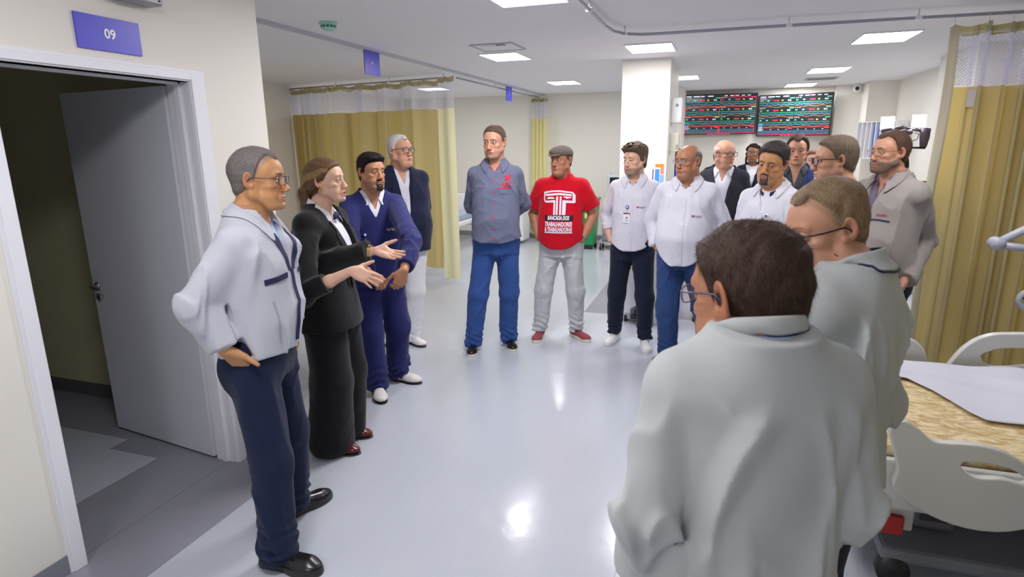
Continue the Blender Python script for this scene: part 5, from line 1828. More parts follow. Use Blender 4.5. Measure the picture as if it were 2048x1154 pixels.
# 5 - tall man, blue grey shirt
p5 = SH(at=(-1.72, 4.66), face=164, H=1.86, headscale=.97, q=Q1, seed=5, label='tall man in blue grey button shirt and blue jeans, hands behind his back', skin='pink', wide=.98, belly=.5,
        head=dict(yaw=20, pitch=4), hair='short', haircol=(92, 76, 64), thick=.009, top=.006, nstr=2500, slen=.010, browa=.85, look=(6, 0), stubble=.18, shadow=.3,
        armR='back', armL='back', feet_world=True, feet=feet(((-1.93, 4.64), (-1.86, 4.40)), ((-1.70, 4.84), (-1.56, 4.60))),
        trousers=dict(m=F_jeans, w=(.100, .082, .075), top=.93), shoes=dict(m=L_black, solem=M_sole_w),
        tops=[dict(name='shirt', m=F_greyshirt, o=.018, hem=.885, sleeve=.97, fold=.011, flare=.012, curve=.03, col=dict(lining=M_redcol, gap=30, open=.20))])
make_person(p5)
placket(p5, 'shirt', .90, 1.40, F_greyshirt)
buttons(p5, 'shirt', [1.36, 1.27, 1.18, 1.09, 1.0, .93], M_redcol, r=.007)
for wd, sz, x, z, sh_ in (('M', .062, .104, 1.372, .1), ('ABC', .046, .092, 1.326, .45)):
    vs, fs = text_mesh(wd, sz, bold=.0015, shear=sh_)
    on_front(p5, 'shirt', [(v[0] + x, v[1] + z) for v in vs], fs, M_redcol, 'chest_lettering', off=.003)
vs, fs = strip([(.030, 1.304), (.135, 1.304)], [(.025, 1.297), (.135, 1.297)], 8, 1)
on_front(p5, 'shirt', vs, fs, M_redcol, 'chest_rule', off=.003)
vs, fs = strip([(.05, 1.262), (.125, 1.257)], [(.05, 1.259), (.125, 1.254)], 8, 1)
on_front(p5, 'shirt', vs, fs, rgb('pocket stitch', (84, 90, 112)), 'pocket_edge', off=.002)
for s in (-1, 1):
    pl = [(s * (.165 - .06 * math.sin(a) - .02), .875 - .05 * (1 - math.cos(a))) for a in [i * .2 for i in range(8)]]

# 6 - red tee
p6 = SH(at=(-1.27, 5.08), face=176, H=1.70, q=Q1, seed=6, label='man in flat cap and red lettered T-shirt with pale jeans, hands in pockets', skin='tan', wide=1.06, belly=.6, fat=1.08,
        head=dict(yaw=26, pitch=0), hair='short', haircol=(80, 66, 58), thick=.003, nstr=400, slen=.008, look=(8, 0), browa=.8,
        armR='pocket', armL='pocket', arm=1.12, feet_world=True, feet=feet(((-1.47, 5.15), (-1.44, 4.84)), ((-1.20, 5.22), (-.98, 5.02))),
        trousers=dict(m=F_bleach, w=(.098, .080, .062), top=.93, fold=.014, stack=.007, hem=.07), shoes=dict(m=L_maroon, solem=M_sole_w, sole=.028, laces=rgb('dark red laces', (80, 16, 36), rough=.8)),
        tops=[dict(name='tee', m=F_red, o=.018, hem=.87, sleeve=.38, sr=(.074, .070, .05, .05), neck='tee', fold=.010, flare=.016, curve=.06)])
make_person(p6)
zc = 1.345
W_ = rgb('white print', (238, 226, 240), rough=.7)


def g6(P): return [(.003 + v[0] * 1.3, 1.378 + (v[1] - 1.349) * 1.3) for v in P]


def art(pts, name='print_letter', m=W_, off=.003):
    on_front(p6, 'tee', g6(pts), [tuple(range(len(pts)))], m, name, off=off)


def artstrip(a, b, n=10, m_=W_, name='print_bar', off=.003):
    vs, fs = strip(a, b, n, 2); on_front(p6, 'tee', g6(vs), fs, m_, name, off=off)


artstrip([(-.103, 1.338), (-.05, 1.347), (.0, 1.349), (.085, 1.338), (.105, 1.318)], [(-.097, 1.328), (-.05, 1.337), (.0, 1.339), (.082, 1.329), (.098, 1.312)], 20)
artstrip([(-.103, 1.338), (-.103, 1.285), (-.09, 1.268)], [(-.093, 1.332), (-.094, 1.290), (-.086, 1.279)], 10)
artstrip([(.104, 1.320), (.106, 1.272), (.10, 1.266)], [(.086, 1.330), (.086, 1.284), (.086, 1.282)], 10)
artstrip([(-.09, 1.268), (-.035, 1.270), (-.035, 1.262), (-.035, 1.19)], [(-.086, 1.281), (-.024, 1.286), (-.024, 1.262), (-.024, 1.19)], 16)
artstrip([(.10, 1.266), (.045, 1.268), (.045, 1.26), (.045, 1.19)], [(.088, 1.282), (.022, 1.286), (.022, 1.26), (.022, 1.19)], 16)
artstrip([(-.09, 1.324), (0, 1.332), (.08, 1.323)], [(-.09, 1.311), (0, 1.319), (.08, 1.311)], 16)
artstrip([(-.084, 1.293), (-.07, 1.304), (-.04, 1.306), (-.028, 1.296)], [(-.084, 1.292), (-.07, 1.293), (-.04, 1.294), (-.028, 1.295)], 8)
artstrip([(.026, 1.308), (.05, 1.309), (.08, 1.305)], [(.03, 1.304), (.05, 1.295), (.076, 1.300)], 8)
artstrip([(-.019, 1.31), (-.019, 1.19)], [(-.006, 1.31), (-.006, 1.19)], 12)
artstrip([(.004, 1.31), (.004, 1.19)], [(.016, 1.31), (.016, 1.19)], 12)
vs, fs = gridrect(-.090, .094, 1.150, 1.188, 16, 3)
on_front(p6, 'tee', g6(vs), fs, rgb('black print', (24, 22, 28), rough=.7), 'print_band', off=.003)
for wd, sz, z, wdt, sh_ in (('BANCADA DOS', .036, 1.169, .142, .18), ('TRABALHADORES', .040, 1.128, .178, .08), ('& TRABALHADORAS', .038, 1.094, .178, .08)):
    vs, fs = text_mesh(wd, sz, bold=.0016, shear=sh_, width=wdt)
    on_front(p6, 'tee', g6([(v[0], v[1] + z) for v in vs]), fs, W_, 'print_words', off=.0045)
artstrip([(-.09, 1.078), (.09, 1.078)], [(-.09, 1.069), (.09, 1.069)], 16)
B6 = p6['_B']; T = B6.T
# flat cap
A = Sdf()
A.ell((0, -.012, .052), (.088, .108, .068), T=T); A.ell((0, .045, .068), (.074, .075, .034), k=.03, T=T)
A.ell((0, -.012, .015), (.082, .104, .07), op='s', k=.004, T=T)
A.add(lambda P: T.inv(P)[..., 2] * -1 + .040 - .12 * np.clip(-T.inv(P)[..., 1], 0, .3), 'i', .008)
V, Fc = A.mesh(.004, T.o - .2, T.o + .2, 1)
cap = make_mesh('flat_cap', V, Fc, rgb('grey brown tweed', (112, 102, 92), rough=.9, bump=.6, bscale=300, var=.2, vscale=250), p6['_root'])
A = Sdf(); A.ell((0, .078, .050), (.062, .060, .011), T=T, R=rotm(0, 14, 0)); A.ell((0, .052, .02), (.056, .050, .034), op='s', k=.003, T=T)
V, Fc = A.mesh(.003, T.o - .2, T.o + .2, 1)
make_mesh('cap_peak', V, Fc, MATS['grey brown tweed'], cap)
e_, w__, _, _ = arm_default(B6, -1, 'pocket')
dd = (w__ - e_) / np.linalg.norm(w__ - e_); c = w__ - dd * .012
u = np.cross(dd, vec(0, 0, 1)); u /= np.linalg.norm(u); v_ = np.cross(u, dd)
wt = MB().tube([tuple(c + u * .029 * math.cos(a) + v_ * .029 * math.sin(a)) for a in [2 * PI * i / 20 for i in range(20)]], .009, n=8, closed=True, flat=.35).build('wristwatch', M_dark, p6['_root'])
fc = c + vec(-.5, .8, .2) / np.linalg.norm(vec(-.5, .8, .2)) * .031
MB().lathe([(.017, -.003), (.017, .004), (.014, .005)], tuple(fc), n=18, axis='y').build('watch_face', rgb('watch steel', (150, 140, 140), metal=.8, rough=.3), wt)

# 7 - doctor, white shirt
p7 = SH(at=(-.66, 5.12), face=182, H=1.70, q=Q1, seed=7, label='young bearded man in white shirt with hanging badge, navy trousers and white trainers', skin='fair', wide=.98, belly=.2,
        head=dict(yaw=30, pitch=2), hair='full', haircol=(98, 82, 66), thick=.014, top=.022, quiff=.010, mess=1.7, nstr=4500, slen=.016, curl=.25, comb='side', stubble=.62, stubcol=(108, 86, 72), look=(6, 0),
        armR=dict(mode='pocket', sleeve=.80), armL='pocket', feet_world=True, feet=feet(((-.78, 5.24), (-.83, 4.96)), ((-.53, 5.14), (-.48, 4.88))),
        trousers=dict(m=F_navytr, w=(.098, .076, .062), top=.95, hem=.07), shoes=dict(m=L_white, solem=rgb('white sole', (224, 222, 222)), sole=.03, laces=L_white),
        tops=[dict(name='shirt', m=F_white, o=.018, hem=.87, sleeve=.95, fold=.011, flare=.016, curve=.07, seed=1, col=dict(lining=M_navyline, gap=30, open=.20))])
make_person(p7)
placket(p7, 'shirt', .89, 1.38, F_white); buttons(p7, 'shirt', [1.30, 1.21, 1.12, 1.03, .95], M_btn)
emblem(p7, 'shirt', .055, 1.245, .011); badge(p7, 'shirt', -.03, 1.245)

# 8 - bald man, white shirt, jeans
p8 = SH(at=(-.22, 4.78), face=186, H=1.70, q=Q1, seed=8, label='bald man with thin glasses in white shirt and blue jeans, one hand in pocket', skin='tan', wide=1.08, belly=1.0, fat=1.18, arm=1.08,
        head=dict(yaw=34, pitch=2), hair='bald', haircol=(120, 110, 104), thick=.004, nstr=900, slen=.008, look=(8, 0), glasses=dict(col=(120, 120, 135), shape='rect', w=.025, h=.014, r=.0013, metal=.7), browcol=(80, 66, 60), stubble=.12,
        armR='pocket', armL='pocket', feet_world=True, feet=feet(((-.27, 4.88), (-.39, 4.64)), ((-.02, 5.04), (.06, 4.78))),
        trousers=dict(m=F_jeans2, w=(.104, .086, .078), top=.93), shoes=dict(m=L_black, sole=.028),
        tops=[dict(name='shirt', m=F_white, o=.02, hem=.84, sleeve=.96, sr=(.068, .06, .056, .046), fold=.012, flare=.018, curve=.10, seed=2, col=dict(lining=M_navyline, gap=30, open=.20, r=.068))])
make_person(p8)
placket(p8, 'shirt', .86, 1.38, F_white); buttons(p8, 'shirt', [1.30, 1.21, 1.12, 1.03, .94], M_btn)
emblem(p8, 'shirt', .075, 1.225, .012)

# 9 - bald man in charcoal suit behind
p9 = SH(at=(.04, 6.12), face=186, H=1.735, q=Q2, seed=9, label='bald older man with glasses in charcoal suit, head turned to the right, back row', skin='pink', wide=1.02, belly=.6, fat=1.08,
        head=dict(yaw=-52, pitch=6), hair='bald', haircol=(190, 180, 172), thick=.003, nstr=300, slen=.008, glasses=dict(col=(50, 40, 40), w=.0265, h=.017, r=.0022), browcol=(150, 130, 120),
        armR='hang', armL='hang', legs=True, trousers=dict(m=F_char, top=1.0), shoes=dict(m=L_black),
        tops=[dict(name='shirt', m=F_white, o=.008, hem=1.0, sleeve=0, v=(1.36, .035, .001), col=dict(gap=34)),
              dict(name='blazer', m=F_char, o=.028, hem=.82, sleeve=.93, sr=(.070, .064, .058, .048), neck='none', v=(1.06, .09, .014), pad=.006)])
make_person(p9); lapels(p9, 'blazer', 1.06, 1.43, .014, .070, F_char, w_=.05)

# 10 - young woman in navy vest, far back
p10 = SH(at=(.42, 9.0), face=186, H=1.675, q=Q2, seed=10, fem=True, label='young woman with dark curly hair and round glasses in navy vest, farthest row', skin='brown', wide=.98,
         head=dict(yaw=6, pitch=0), hair=None, haircol=(34, 26, 24), glasses=dict(col=(170, 140, 110), shape='round', w=.025, h=.022, r=.0012), browcol=(34, 26, 24),
         armR='hang', armL='hang', trousers=dict(m=F_suit, top=1.0), shoes=dict(m=L_black),
         tops=[dict(name='blouse', m=F_white, o=.008, hem=1.0, sleeve=.9, neck='tee', fold=.004),
               dict(name='vest', m=F_suit, o=.022, hem=.84, sleeve=.9, sr=(.058, .052, .048, .042), neck='none', v=(1.15, .085, .004))])
make_person(p10)


def curls(p, T, col, n, r0, seed):
    rnd = random.Random(seed); A = Sdf()
    for i in range(n):
        a = rnd.random() * 2 * PI; e = rnd.uniform(-.4, 1.4)
        d = vec(math.cos(a) * math.cos(e), math.sin(a) * math.cos(e), math.sin(e))
        if d[1] > .2 and d[2] < .62: continue
        c = vec(0, -.015, .02) + d * vec(.088, .105, .095)
        A.ell(c, (r0 * rnd.uniform(.7, 1.2),) * 3, k=.006, T=T)
    for s in (-1, 1):
        for j in range(7): A.ell((s * (.078 + .012 * rnd.random()), -.02 + .03 * rnd.random(), -.0 - j * .022), (r0 * .75,) * 3, k=.006, T=T)
    A.ell((0, -.03, .03), (.083, .098, .092), k=.01, T=T)
    A.post = lambda P, v: v - np.sin(P[..., 0] * 330) * np.sin(P[..., 1] * 310) * np.sin(P[..., 2] * 320) * .004
    V, Fc = A.mesh(.0045, T.o - .24, T.o + .2, 1)
    make_mesh('hair', V, Fc, hair_mat('hair %d' % p['seed'], col, .55), p['_root'])


curls(p10, p10['_B'].T, (34, 26, 24), 90, .020, 3)
# 11 - head seen behind the suit
p11 = SH(at=(-.02, 9.6), face=170, H=1.62, q=Q2, seed=11, fem=True, label='dark haired person almost hidden behind the charcoal suited man', skin='brown', head=dict(yaw=0, pitch=0), hair=None, haircol=(40, 32, 32),
         armR='hang', armL='hang', trousers=dict(m=F_char, top=1.0), shoes=dict(m=L_black), tops=[dict(name='tunic', m=F_char, o=.018, hem=.84, sleeve=.93, neck='tee')])
make_person(p11); long_hair(p11, p11['_B'].T, (40, 32, 32), tail=False, q=.005)
# 12 - dark haired man, white shirt
p12 = SH(at=(.33, 4.22), face=212, H=1.70, q=Q1, seed=12, label='black haired man with small goatee in white shirt, just beyond the two nearest men', skin='asian', wide=1.05, belly=.6, fat=1.08, lid=.7,
         head=dict(yaw=-4, pitch=8, roll=-8), hair='short', haircol=(70, 64, 64), thick=.010, top=.018, quiff=-.004, mess=2.0, nstr=4000, slen=.024, comb='side', part=-1, beard='goatee', beardcol=(84, 74, 72), bstr=250, browcol=(40, 34, 34), look=(-10, 0), iris=(40, 26, 20),
         armR='hang', armL='hang', trousers=dict(m=F_navytr, top=.95), shoes=dict(m=L_black),
         tops=[dict(name='undershirt', m=F_white, o=.003, hem=1.1, sleeve=0, neck='tee'), dict(name='shirt', m=F_white, o=.018, hem=.86, sleeve=.95, fold=.012, seed=3, v=(1.33, .055, .001), col=dict(lining=M_navyline, gap=38, open=.2))])
make_person(p12)
emblem(p12, 'shirt', .085, 1.235, .014)
S_, ob = p12['_gar']['shirt']; y = float(front(S_, [-.04], [1.265])[0])
MB().lathe([(.014, 0), (.014, .004)], (-.04, y, 1.265), n=20, axis='y').build('lapel_pin', M_badge, ob)
MB().lathe([(.007, .0045), (.007, .005)], (-.04, y, 1.265), n=20, axis='y').build('pin_mark', M_reel, ob)
# 13 - man in blue blazer, dark grey shirt
p13 = SH(at=(.645, 6.02), face=188, H=1.76, q=Q2, seed=13, label='unsmiling man in blue blazer and open dark grey shirt under the right screen', skin='pink', wide=1.0, belly=.2, fat=1.02,
         head=dict(yaw=0, pitch=4), hair='receding', haircol=(78, 62, 52), thick=.018, top=.004, nstr=2500, slen=.02, comb='back', browcol=(90, 70, 60), look=(0, 0),
         armR='hang', armL='hang', trousers=dict(m=F_char, top=1.0), shoes=dict(m=L_black),
         tops=[dict(name='shirt', m=F_dgshirt, o=.008, hem=1.0, sleeve=0, v=(1.33, .04, .001), col=dict(gap=36)),
               dict(name='blazer', m=F_bluesuit, o=.028, hem=.82, sleeve=.93, sr=(.070, .064, .058, .048), neck='none', v=(1.06, .105, .02), pad=.006)])
make_person(p13); lapels(p13, 'blazer', 1.06, 1.43, .02, .080, F_bluesuit, w_=.045)
# 14 - olive shirt, glasses, profile
p14 = SH(at=(.62, 3.72), face=262, H=1.735, q=Q1, seed=14, label='grey haired man with dark glasses in olive shirt, seen in profile', skin='pink', wide=1.06, belly=.6, fat=1.12,
         head=dict(yaw=2, pitch=2), hair='short', haircol=(112, 98, 82), thick=.010, top=.010, nstr=5000, slen=.018, comb='side', browcol=(120, 100, 84), stubble=.25, stubcol=(150, 130, 120), glasses=dict(col=(44, 26, 26), w=.027, h=.019, r=.0024), look=(-2, 0),
         armR='hang', armL='hang', trousers=dict(m=F_navytr, top=1.0), shoes=dict(m=L_black),
         tops=[dict(name='shirt', m=F_olive, o=.018, hem=.86, sleeve=.95, neck='tee', fold=.010)])
make_person(p14)
# 15 - grey work jacket at the curtain
p15 = SH(at=(1.00, 4.30), face=236, H=1.765, q=Q1, seed=15, label='bearded man with amber glasses in warm grey work jacket, beside the right curtain', skin='pink', wide=1.08, belly=.8, fat=1.04, jaw=1.0,
         head=dict(yaw=8, pitch=-2), hair='receding', haircol=(92, 70, 58), thick=.010, top=.006, nstr=3500, slen=.018, comb='back', beard='full', bthick=.004, beardcol=(132, 108, 96), bstr=900, glasses=dict(col=(190, 120, 40), w=.026, h=.017, r=.0016), browcol=(80, 60, 50),
         armR='pocket', armL=dict(elbow=at(1850, 478, 3.80), wrist=at(1806, 565, 3.62), F=-C_RT * .5 - C_UP * .85, N=-C_RT * .5 + C_UP * .3, sleeve=.97), trousers=dict(m=F_char, w=(.1, .08, .075), top=1.0), shoes=dict(m=L_black),
         tops=[dict(name='shirt', m=cloth('plaid shirt', (120, 110, 130)), o=.008, hem=1.0, sleeve=0, v=(1.36, .03, .001), col=dict(gap=34, lining=M_redcol)),
               dict(name='jacket', m=F_jacket3, o=.028, hem=.90, sleeve=.95, sr=(.076, .070, .066, .056), fold=.016, seed=5, v=(1.20, .060, .004), col=dict(r=.072, len=.062, tip=.03, gap=30, open=.20))])
make_person(p15)
vs, fs = text_mesh('TOYOTA', .020, bold=.0006, width=.062)
on_front(p15, 'jacket', [(v[0] + .105, v[1] + 1.268) for v in vs], fs, M_crim, 'chest_lettering', off=.003)
for s in (-1, 1):
    vs, fs = strip([(s * .04, 1.245), (s * .10, 1.247), (s * .155, 1.240)], [(s * .04, 1.237), (s * .10, 1.239), (s * .155, 1.232)], 12, 1)
    on_front(p15, 'jacket', vs, fs, M_navyline, 'chest_flap', off=.003, solid=.002)
# 16 - near man, profile, glasses
p16 = SH(at=(.315, 1.68), face=296, H=1.65, q=Q0, seed=16, label='near man with dark glasses in pale work jacket, face in profile, back to the bed', skin='pink', wide=.98, belly=.5, fat=1.02, arm=.96,
         head=dict(yaw=-50, pitch=14, off=(0, .02, -.03)), hair='receding', haircol=(146, 124, 98), thick=.004, top=.008, shadow=.35, lift=.05, nstr=9000, slen=.018, sw=.0009, comb='side', part=-1, browcol=(150, 110, 84), glasses=dict(col=(30, 30, 36), w=.026, h=.015, r=.0014, tr=.0022), look=(0, 0), ear=1.05,
         armR='clasp', armL=dict(elbow=at(1765, 800, 1.66), wrist=at(1640, 850, 1.52), F=-C_RT, N=C_FW), legs=True,
         trousers=dict(m=F_navytr, w=(.1, .08, .075), top=1.0), shoes=dict(m=L_black),
         tops=[dict(name='shirt', leaf=False, m=M_navyline, o=.006, hem=1.0, sleeve=0, v=(1.40, .03, .001), col=dict(dz=.02, len=.03, r=.066)),
               dict(name='jacket', m=F_jacket2, o=.030, hem=.86, sleeve=.95, sr=(.074, .070, .066, .056), fold=.015, sk=.012, drapes=.010, seed=6, v=(1.2, .05, .004), col=dict(r=.074, len=.066, tip=.01, drop=.05, dz=.020, gap=30, h=.044, out=.016, pipe=1, lining=M_navyline))])
make_person(p16)
# 17 - nearest man, back to the camera
p17 = SH(at=(.085, 1.15), face=-24, H=1.605, headscale=1.15, q=Q0, seed=17, label='nearest man in pale grey-green work jacket with his back to the camera', skin='tan', wide=.98, belly=.5, fat=1.12, arm=.96,
         head=dict(yaw=-26, pitch=8, off=(.002, .02, -.040)), hair='full', haircol=(66, 50, 42), thick=.010, top=.008, nstr=14000, slen=.018, sw=.0009, comb='side', mess=1.6, lift=.14, browcol=(50, 38, 34), glasses=dict(col=(70, 74, 110), w=.026, h=.016, r=.0013, tr=.0016, metal=.5), look=(0, 0), ear=1.08,
         armR='tuck', armL='tuck', legs=True, trousers=dict(m=F_navytr, w=(.1, .08, .075), top=1.0), shoes=dict(m=L_black),
         tops=[dict(name='shirt', m=M_ltblue, o=.006, hem=1.0, sleeve=0, v=(1.40, .03, .001), col=dict(dz=-.005, len=.035, r=.068, gap=30)),
               dict(name='jacket', m=F_jacket2, o=.032, hem=.84, sleeve=.95, sr=(.074, .070, .066, .056), fold=.020, sk=.008, drapes=.020, armc=3, seed=7, v=(1.2, .05, .004), col=dict(r=.074, len=.070, tip=.01, drop=.05, dz=.022, gap=30, h=.044, out=.015, pipe=1))])
make_person(p17)
# 18 - camera operator half hidden behind the bearded man
p18 = SH(at=(1.25, 5.28), face=205, H=1.63, q=Q2, seed=18, label='camera operator with raised bare arm, mostly hidden behind the bearded man', skin='brown', wide=1.0,
         head=dict(yaw=0, pitch=-4), hair='full', haircol=(40, 32, 30), nstr=0, armR='hang',
         armL=dict(elbow=at(1886, 400, 4.8), wrist=at(1826, 312, 4.66), F=-C_RT * .6 + C_UP * .6, N=-C_RT * .4 + C_FW * .8, curls=(.9, .9, .9, .9), sleeve=.3), arm=1.35,
         trousers=dict(m=F_char, top=1.0), shoes=dict(m=L_black), tops=[dict(name='tee', m=M_ltblue, o=.016, hem=.86, sleeve=.38, sr=(.07, .066, .05, .05), neck='tee')])
make_person(p18)
# 19 - blue scrubs behind the bald man
p19 = SH(at=tuple(at(1352, 330, 8.2)[:2]), face=180, H=1.64, q=Q2, seed=19, label='person in bright blue scrubs hidden behind the bald man in the white shirt', skin='brown', wide=1.0, fem=True,
         head=dict(yaw=0, pitch=0), hair=None, haircol=(34, 28, 28), armR='hang', armL='hang', trousers=dict(m=F_blue, top=1.0), shoes=dict(m=L_black),
         tops=[dict(name='scrub_top', m=F_blue, o=.018, hem=.84, sleeve=.5, neck='tee')])
make_person(p19); long_hair(p19, p19['_B'].T, (34, 28, 28), tail=False, q=.005)
# 20 - auburn hair behind the blue blazer
p20 = SH(at=(1.02, 7.9), face=188, H=1.61, q=Q2, seed=20, label='woman with long auburn hair just showing behind the man in the blue blazer', skin='fair', wide=1.0, fem=True,
         head=dict(yaw=0, pitch=0), hair=None, haircol=(120, 70, 44), armR='hang', armL='hang', trousers=dict(m=F_char, top=1.0), shoes=dict(m=L_black),
         tops=[dict(name='blouse', m=F_char, o=.018, hem=.84, sleeve=.9, neck='tee')])
make_person(p20); long_hair(p20, p20['_B'].T, (128, 76, 48), tail=False, q=.005)
T = p20['_B'].T; A = Sdf()
for s in (-1, 1): A.rc((s * .078, -.03, .02), (s * .09, -.01, -.20), .026, .034, k=.02, T=T)
A.ell((0, -.07, -.06), (.085, .05, .16), k=.03, T=T)
A.post = lambda P, v: v - np.sin(P[..., 0] * 200 + np.sin(P[..., 2] * 40) * 3) * .003
V, Fc = A.mesh(.006, T.o - .3, T.o + .2, 1)
make_mesh('long_locks', V, Fc, MATS['hair 20'], p20['_root'])
# ---------------------------------------------------------------- wall screens
def emis(name, c, s=.75):
    return mat(name, s2l(c), emit=s, ecol=s2l(c), rough=.4)


E_gr, E_bl, E_or, E_rd, E_wh, E_ye = emis('trace green', (70, 210, 130)), emis('trace blue', (130, 190, 235)), emis('trace orange', (226, 150, 70)), emis('frame red', (235, 50, 80)), emis('readout white', (215, 225, 240)), emis('readout yellow', (236, 214, 60))
M_scr = mat('lit screen glass', s2l((20, 26, 32)), rough=.12, emit=.10, ecol=s2l((90, 105, 120)))
E_ba = emis('trace band', (12, 46, 54), .6)


def wall_screen(c0, c1, z0, z1, label, seed, reds):
    """screen between floor points c0 and c1; its face looks toward the camera"""
    a = np.array(c0, float); b = np.array(c1, float); L_ = float(np.linalg.norm(b - a)); h = z1 - z0
    r = empty('wall_screen', (a[0], a[1], z0), math.atan2(b[1] - a[1], b[0] - a[0]), label, 'screen', 'patient monitoring screens')
    MB().box((0, 0, 0), (L_, .045, h)).build('bezel', M_dark, r, bevel=.004)
    MB().box((.010, -.003, .012), (L_ - .010, 0, h - .010)).build('screen', M_scr, r)
    MB().box((L_ * .35, .045, h * .3), (L_ * .65, .14, h * .7)).build('bracket', M_dark, r)
    rnd = random.Random(seed)
    P = {k: MB() for k in 'gborwyt'}

    def rect(k, x0, z0_, x1, z1_, y=-.0045): P[k].add([(x0, y, z0_), (x1, y, z0_), (x1, y, z1_), (x0, y, z1_)], [(0, 1, 2, 3)])

    def line(k, f, x0, x1, zc, n=90, t=.0035):
        vs = []
        for i in range(n + 1):
            x = x0 + (x1 - x0) * i / n; z = zc + f(x)
            vs += [(x, -.006, z - t / 2), (x, -.006, z + t / 2)]
        P[k].add(vs, [(2 * i, 2 * i + 2, 2 * i + 3, 2 * i + 1) for i in range(n)])

    def word(k, s, x, z, size):
        vs, fs = text_mesh(s, size, bold=size * .03, align='LEFT'); P[k].add([(v[0] + x, -.006, v[1] + z) for v in vs], fs)
    cw = (L_ - .04) / 2; ch = (h - .075) / 3.75
    for i, q in enumerate((.09, .11, .07, .10)): rect('w', .03 + i * .115, h - .040, .03 + i * .115 + q * .9, h - .026)
    for i in range(5): rect('w', L_ * .55 + i * .09, h - .038, L_ * .55 + i * .09 + .05, h - .028)
    rect('r', L_ * .66, h - .040, L_ * .72, h - .024)
    for ci in range(2):
        x0 = .02 + ci * cw; x1 = x0 + cw - .006
        for ri in range(3):
            zt = h - .055 - ri * ch; zb = zt - ch
            rate = rnd.choice((.062, .085, .12)); ph = rnd.random()
            al = (ci, ri) in reds
            for (k, s, fx) in (('r' if al else 'g', str(rnd.randint(60, 99)), .03), ('b', str(rnd.randint(88, 100)), .22), ('r', '%d/%d' % (rnd.randint(105, 135), rnd.randint(60, 80)), .40), ('y', str(rnd.randint(14, 22)), .62), ('w', '36.%d' % rnd.randint(2, 8), .80)):
                word(k, s, x0 + cw * fx, zt - ch * .27, .030)
            for i in range(3): rect('w', x0 + .01 + i * .03, zt - ch * .06, x0 + .03 + i * .03, zt - ch * .03)
            rect('r' if al else 'g', x1 - .07, zt - ch * .09, x1, zt - ch * .02)
            rect('t', x0, zt - ch * .80, x1, zt - ch * .46)
            line('g', lambda x: .010 * math.exp(-(((x / rate + ph) % 1 - .5) / .05) ** 2), x0, x1, zt - ch * .50)
            line('b', lambda x: .012 * max(0, math.sin(2 * PI * (x / rate + ph))) - .004, x0, x1, zt - ch * .70)
            line('o', lambda x: .008 * math.sin(2 * PI * (x / (rate * 3) + ph)), x0, x1, zt - ch * .90)
            if al:
                for q in ((x0, zb, x1, zb + .005), (x0, zt - .005, x1, zt), (x0, zb, x0 + .005, zt), (x1 - .005, zb, x1, zt)): rect('r', *q)
        zt = h - .055 - 3 * ch; zb = .02
        rect('r', x0, zt - .005, x1, zt); rect('r', x0, zb, x1, zb + .006)
        if (ci, 3) in reds: rect('r', x0, zb, x0 + .006, zt); rect('r', x1 - .006, zb, x1, zt)
        rect('r', x1 - .07, zt - .022, x1, zt - .008)
        for j in range(4): rect('w', x0 + .07 + j * .12, zt - .035, x0 + .09 + j * .12, zt - .028)
        for j in range(3): rect('b', x0, zb + .020 + j * .020, x1, zb + .0225 + j * .020)
    for i in range(7): rect('r', L_ * .34 + i * .055, .004, L_ * .34 + i * .055 + .042, .013)
    for k, nm, m_ in (('g', 'green_traces', E_gr), ('b', 'blue_traces', E_bl), ('o', 'orange_traces', E_or), ('r', 'red_frames', E_rd), ('w', 'white_readouts', E_wh), ('y', 'yellow_readouts', E_ye), ('t', 'trace_bands', E_ba)):
        P[k].build(nm, m_, r)
    s = MB().box((.025, -.008, .08), (.085, -.004, .20)).build('sticker', rgb('energy sticker', (190, 205, 225)), r)
    MB().box((.030, -.0095, .15), (.080, -.008, .19)).build('sticker_band', rgb('sticker blue', (60, 150, 210)), s)
    MB().box((.045, -.0095, .115), (.065, -.008, .135)).build('sticker_mark', rgb('sticker orange', (220, 150, 90)), s)
    return r


wall_screen((-.64, 11.15), (.525, 11.17), 1.84, 2.50, 'left wall screen with red framed rows of patient traces', 5, {(1, 0), (0, 1), (0, 3), (1, 3)})
wall_screen((.545, 11.24), (1.625, 10.97), 1.80, 2.46, 'right wall screen of patient traces, angled beside the right pilaster', 9, set())

# ---------------------------------------------------------------- on the pillar
r = empty('paper_dispenser', (-.54, 7.15, 1.92), 0, 'white towel dispenser with round grey lock on the pillar side', 'dispenser')
MB().box((0, -.13, 0), (.115, .13, .27)).build('housing', M_plast, r, bevel=.02)
MB().lathe([(.016, 0), (.016, -.004)], (.062, -.13, .19), axis='y', n=20).build('lock', rgb('lock grey', (150, 150, 158)), r)
r = empty('wall_box', (-.54, 7.1, 1.62), 0, 'small beige box with dark slots on the pillar side, under the dispenser', 'wall box')
MB().box((0, -.1, 0), (.095, .1, .20)).build('housing', rgb('beige plastic', (218, 216, 200)), r, bevel=.006)
for i in range(3): MB().box((.070 + i * .009, -.1015, .02), (.073 + i * .009, -.1, .075)).build('slot', M_dark, r)
r = empty('wall_poster', (-.70, 6.748, 1.20), 0, 'colour leaflet with orange and blue shapes on the pillar front, behind the bearded doctor', 'poster')
MB().box((0, -.003, 0), (.155, 0, .31)).build('sheet', rgb('poster paper', (232, 232, 238)), r)
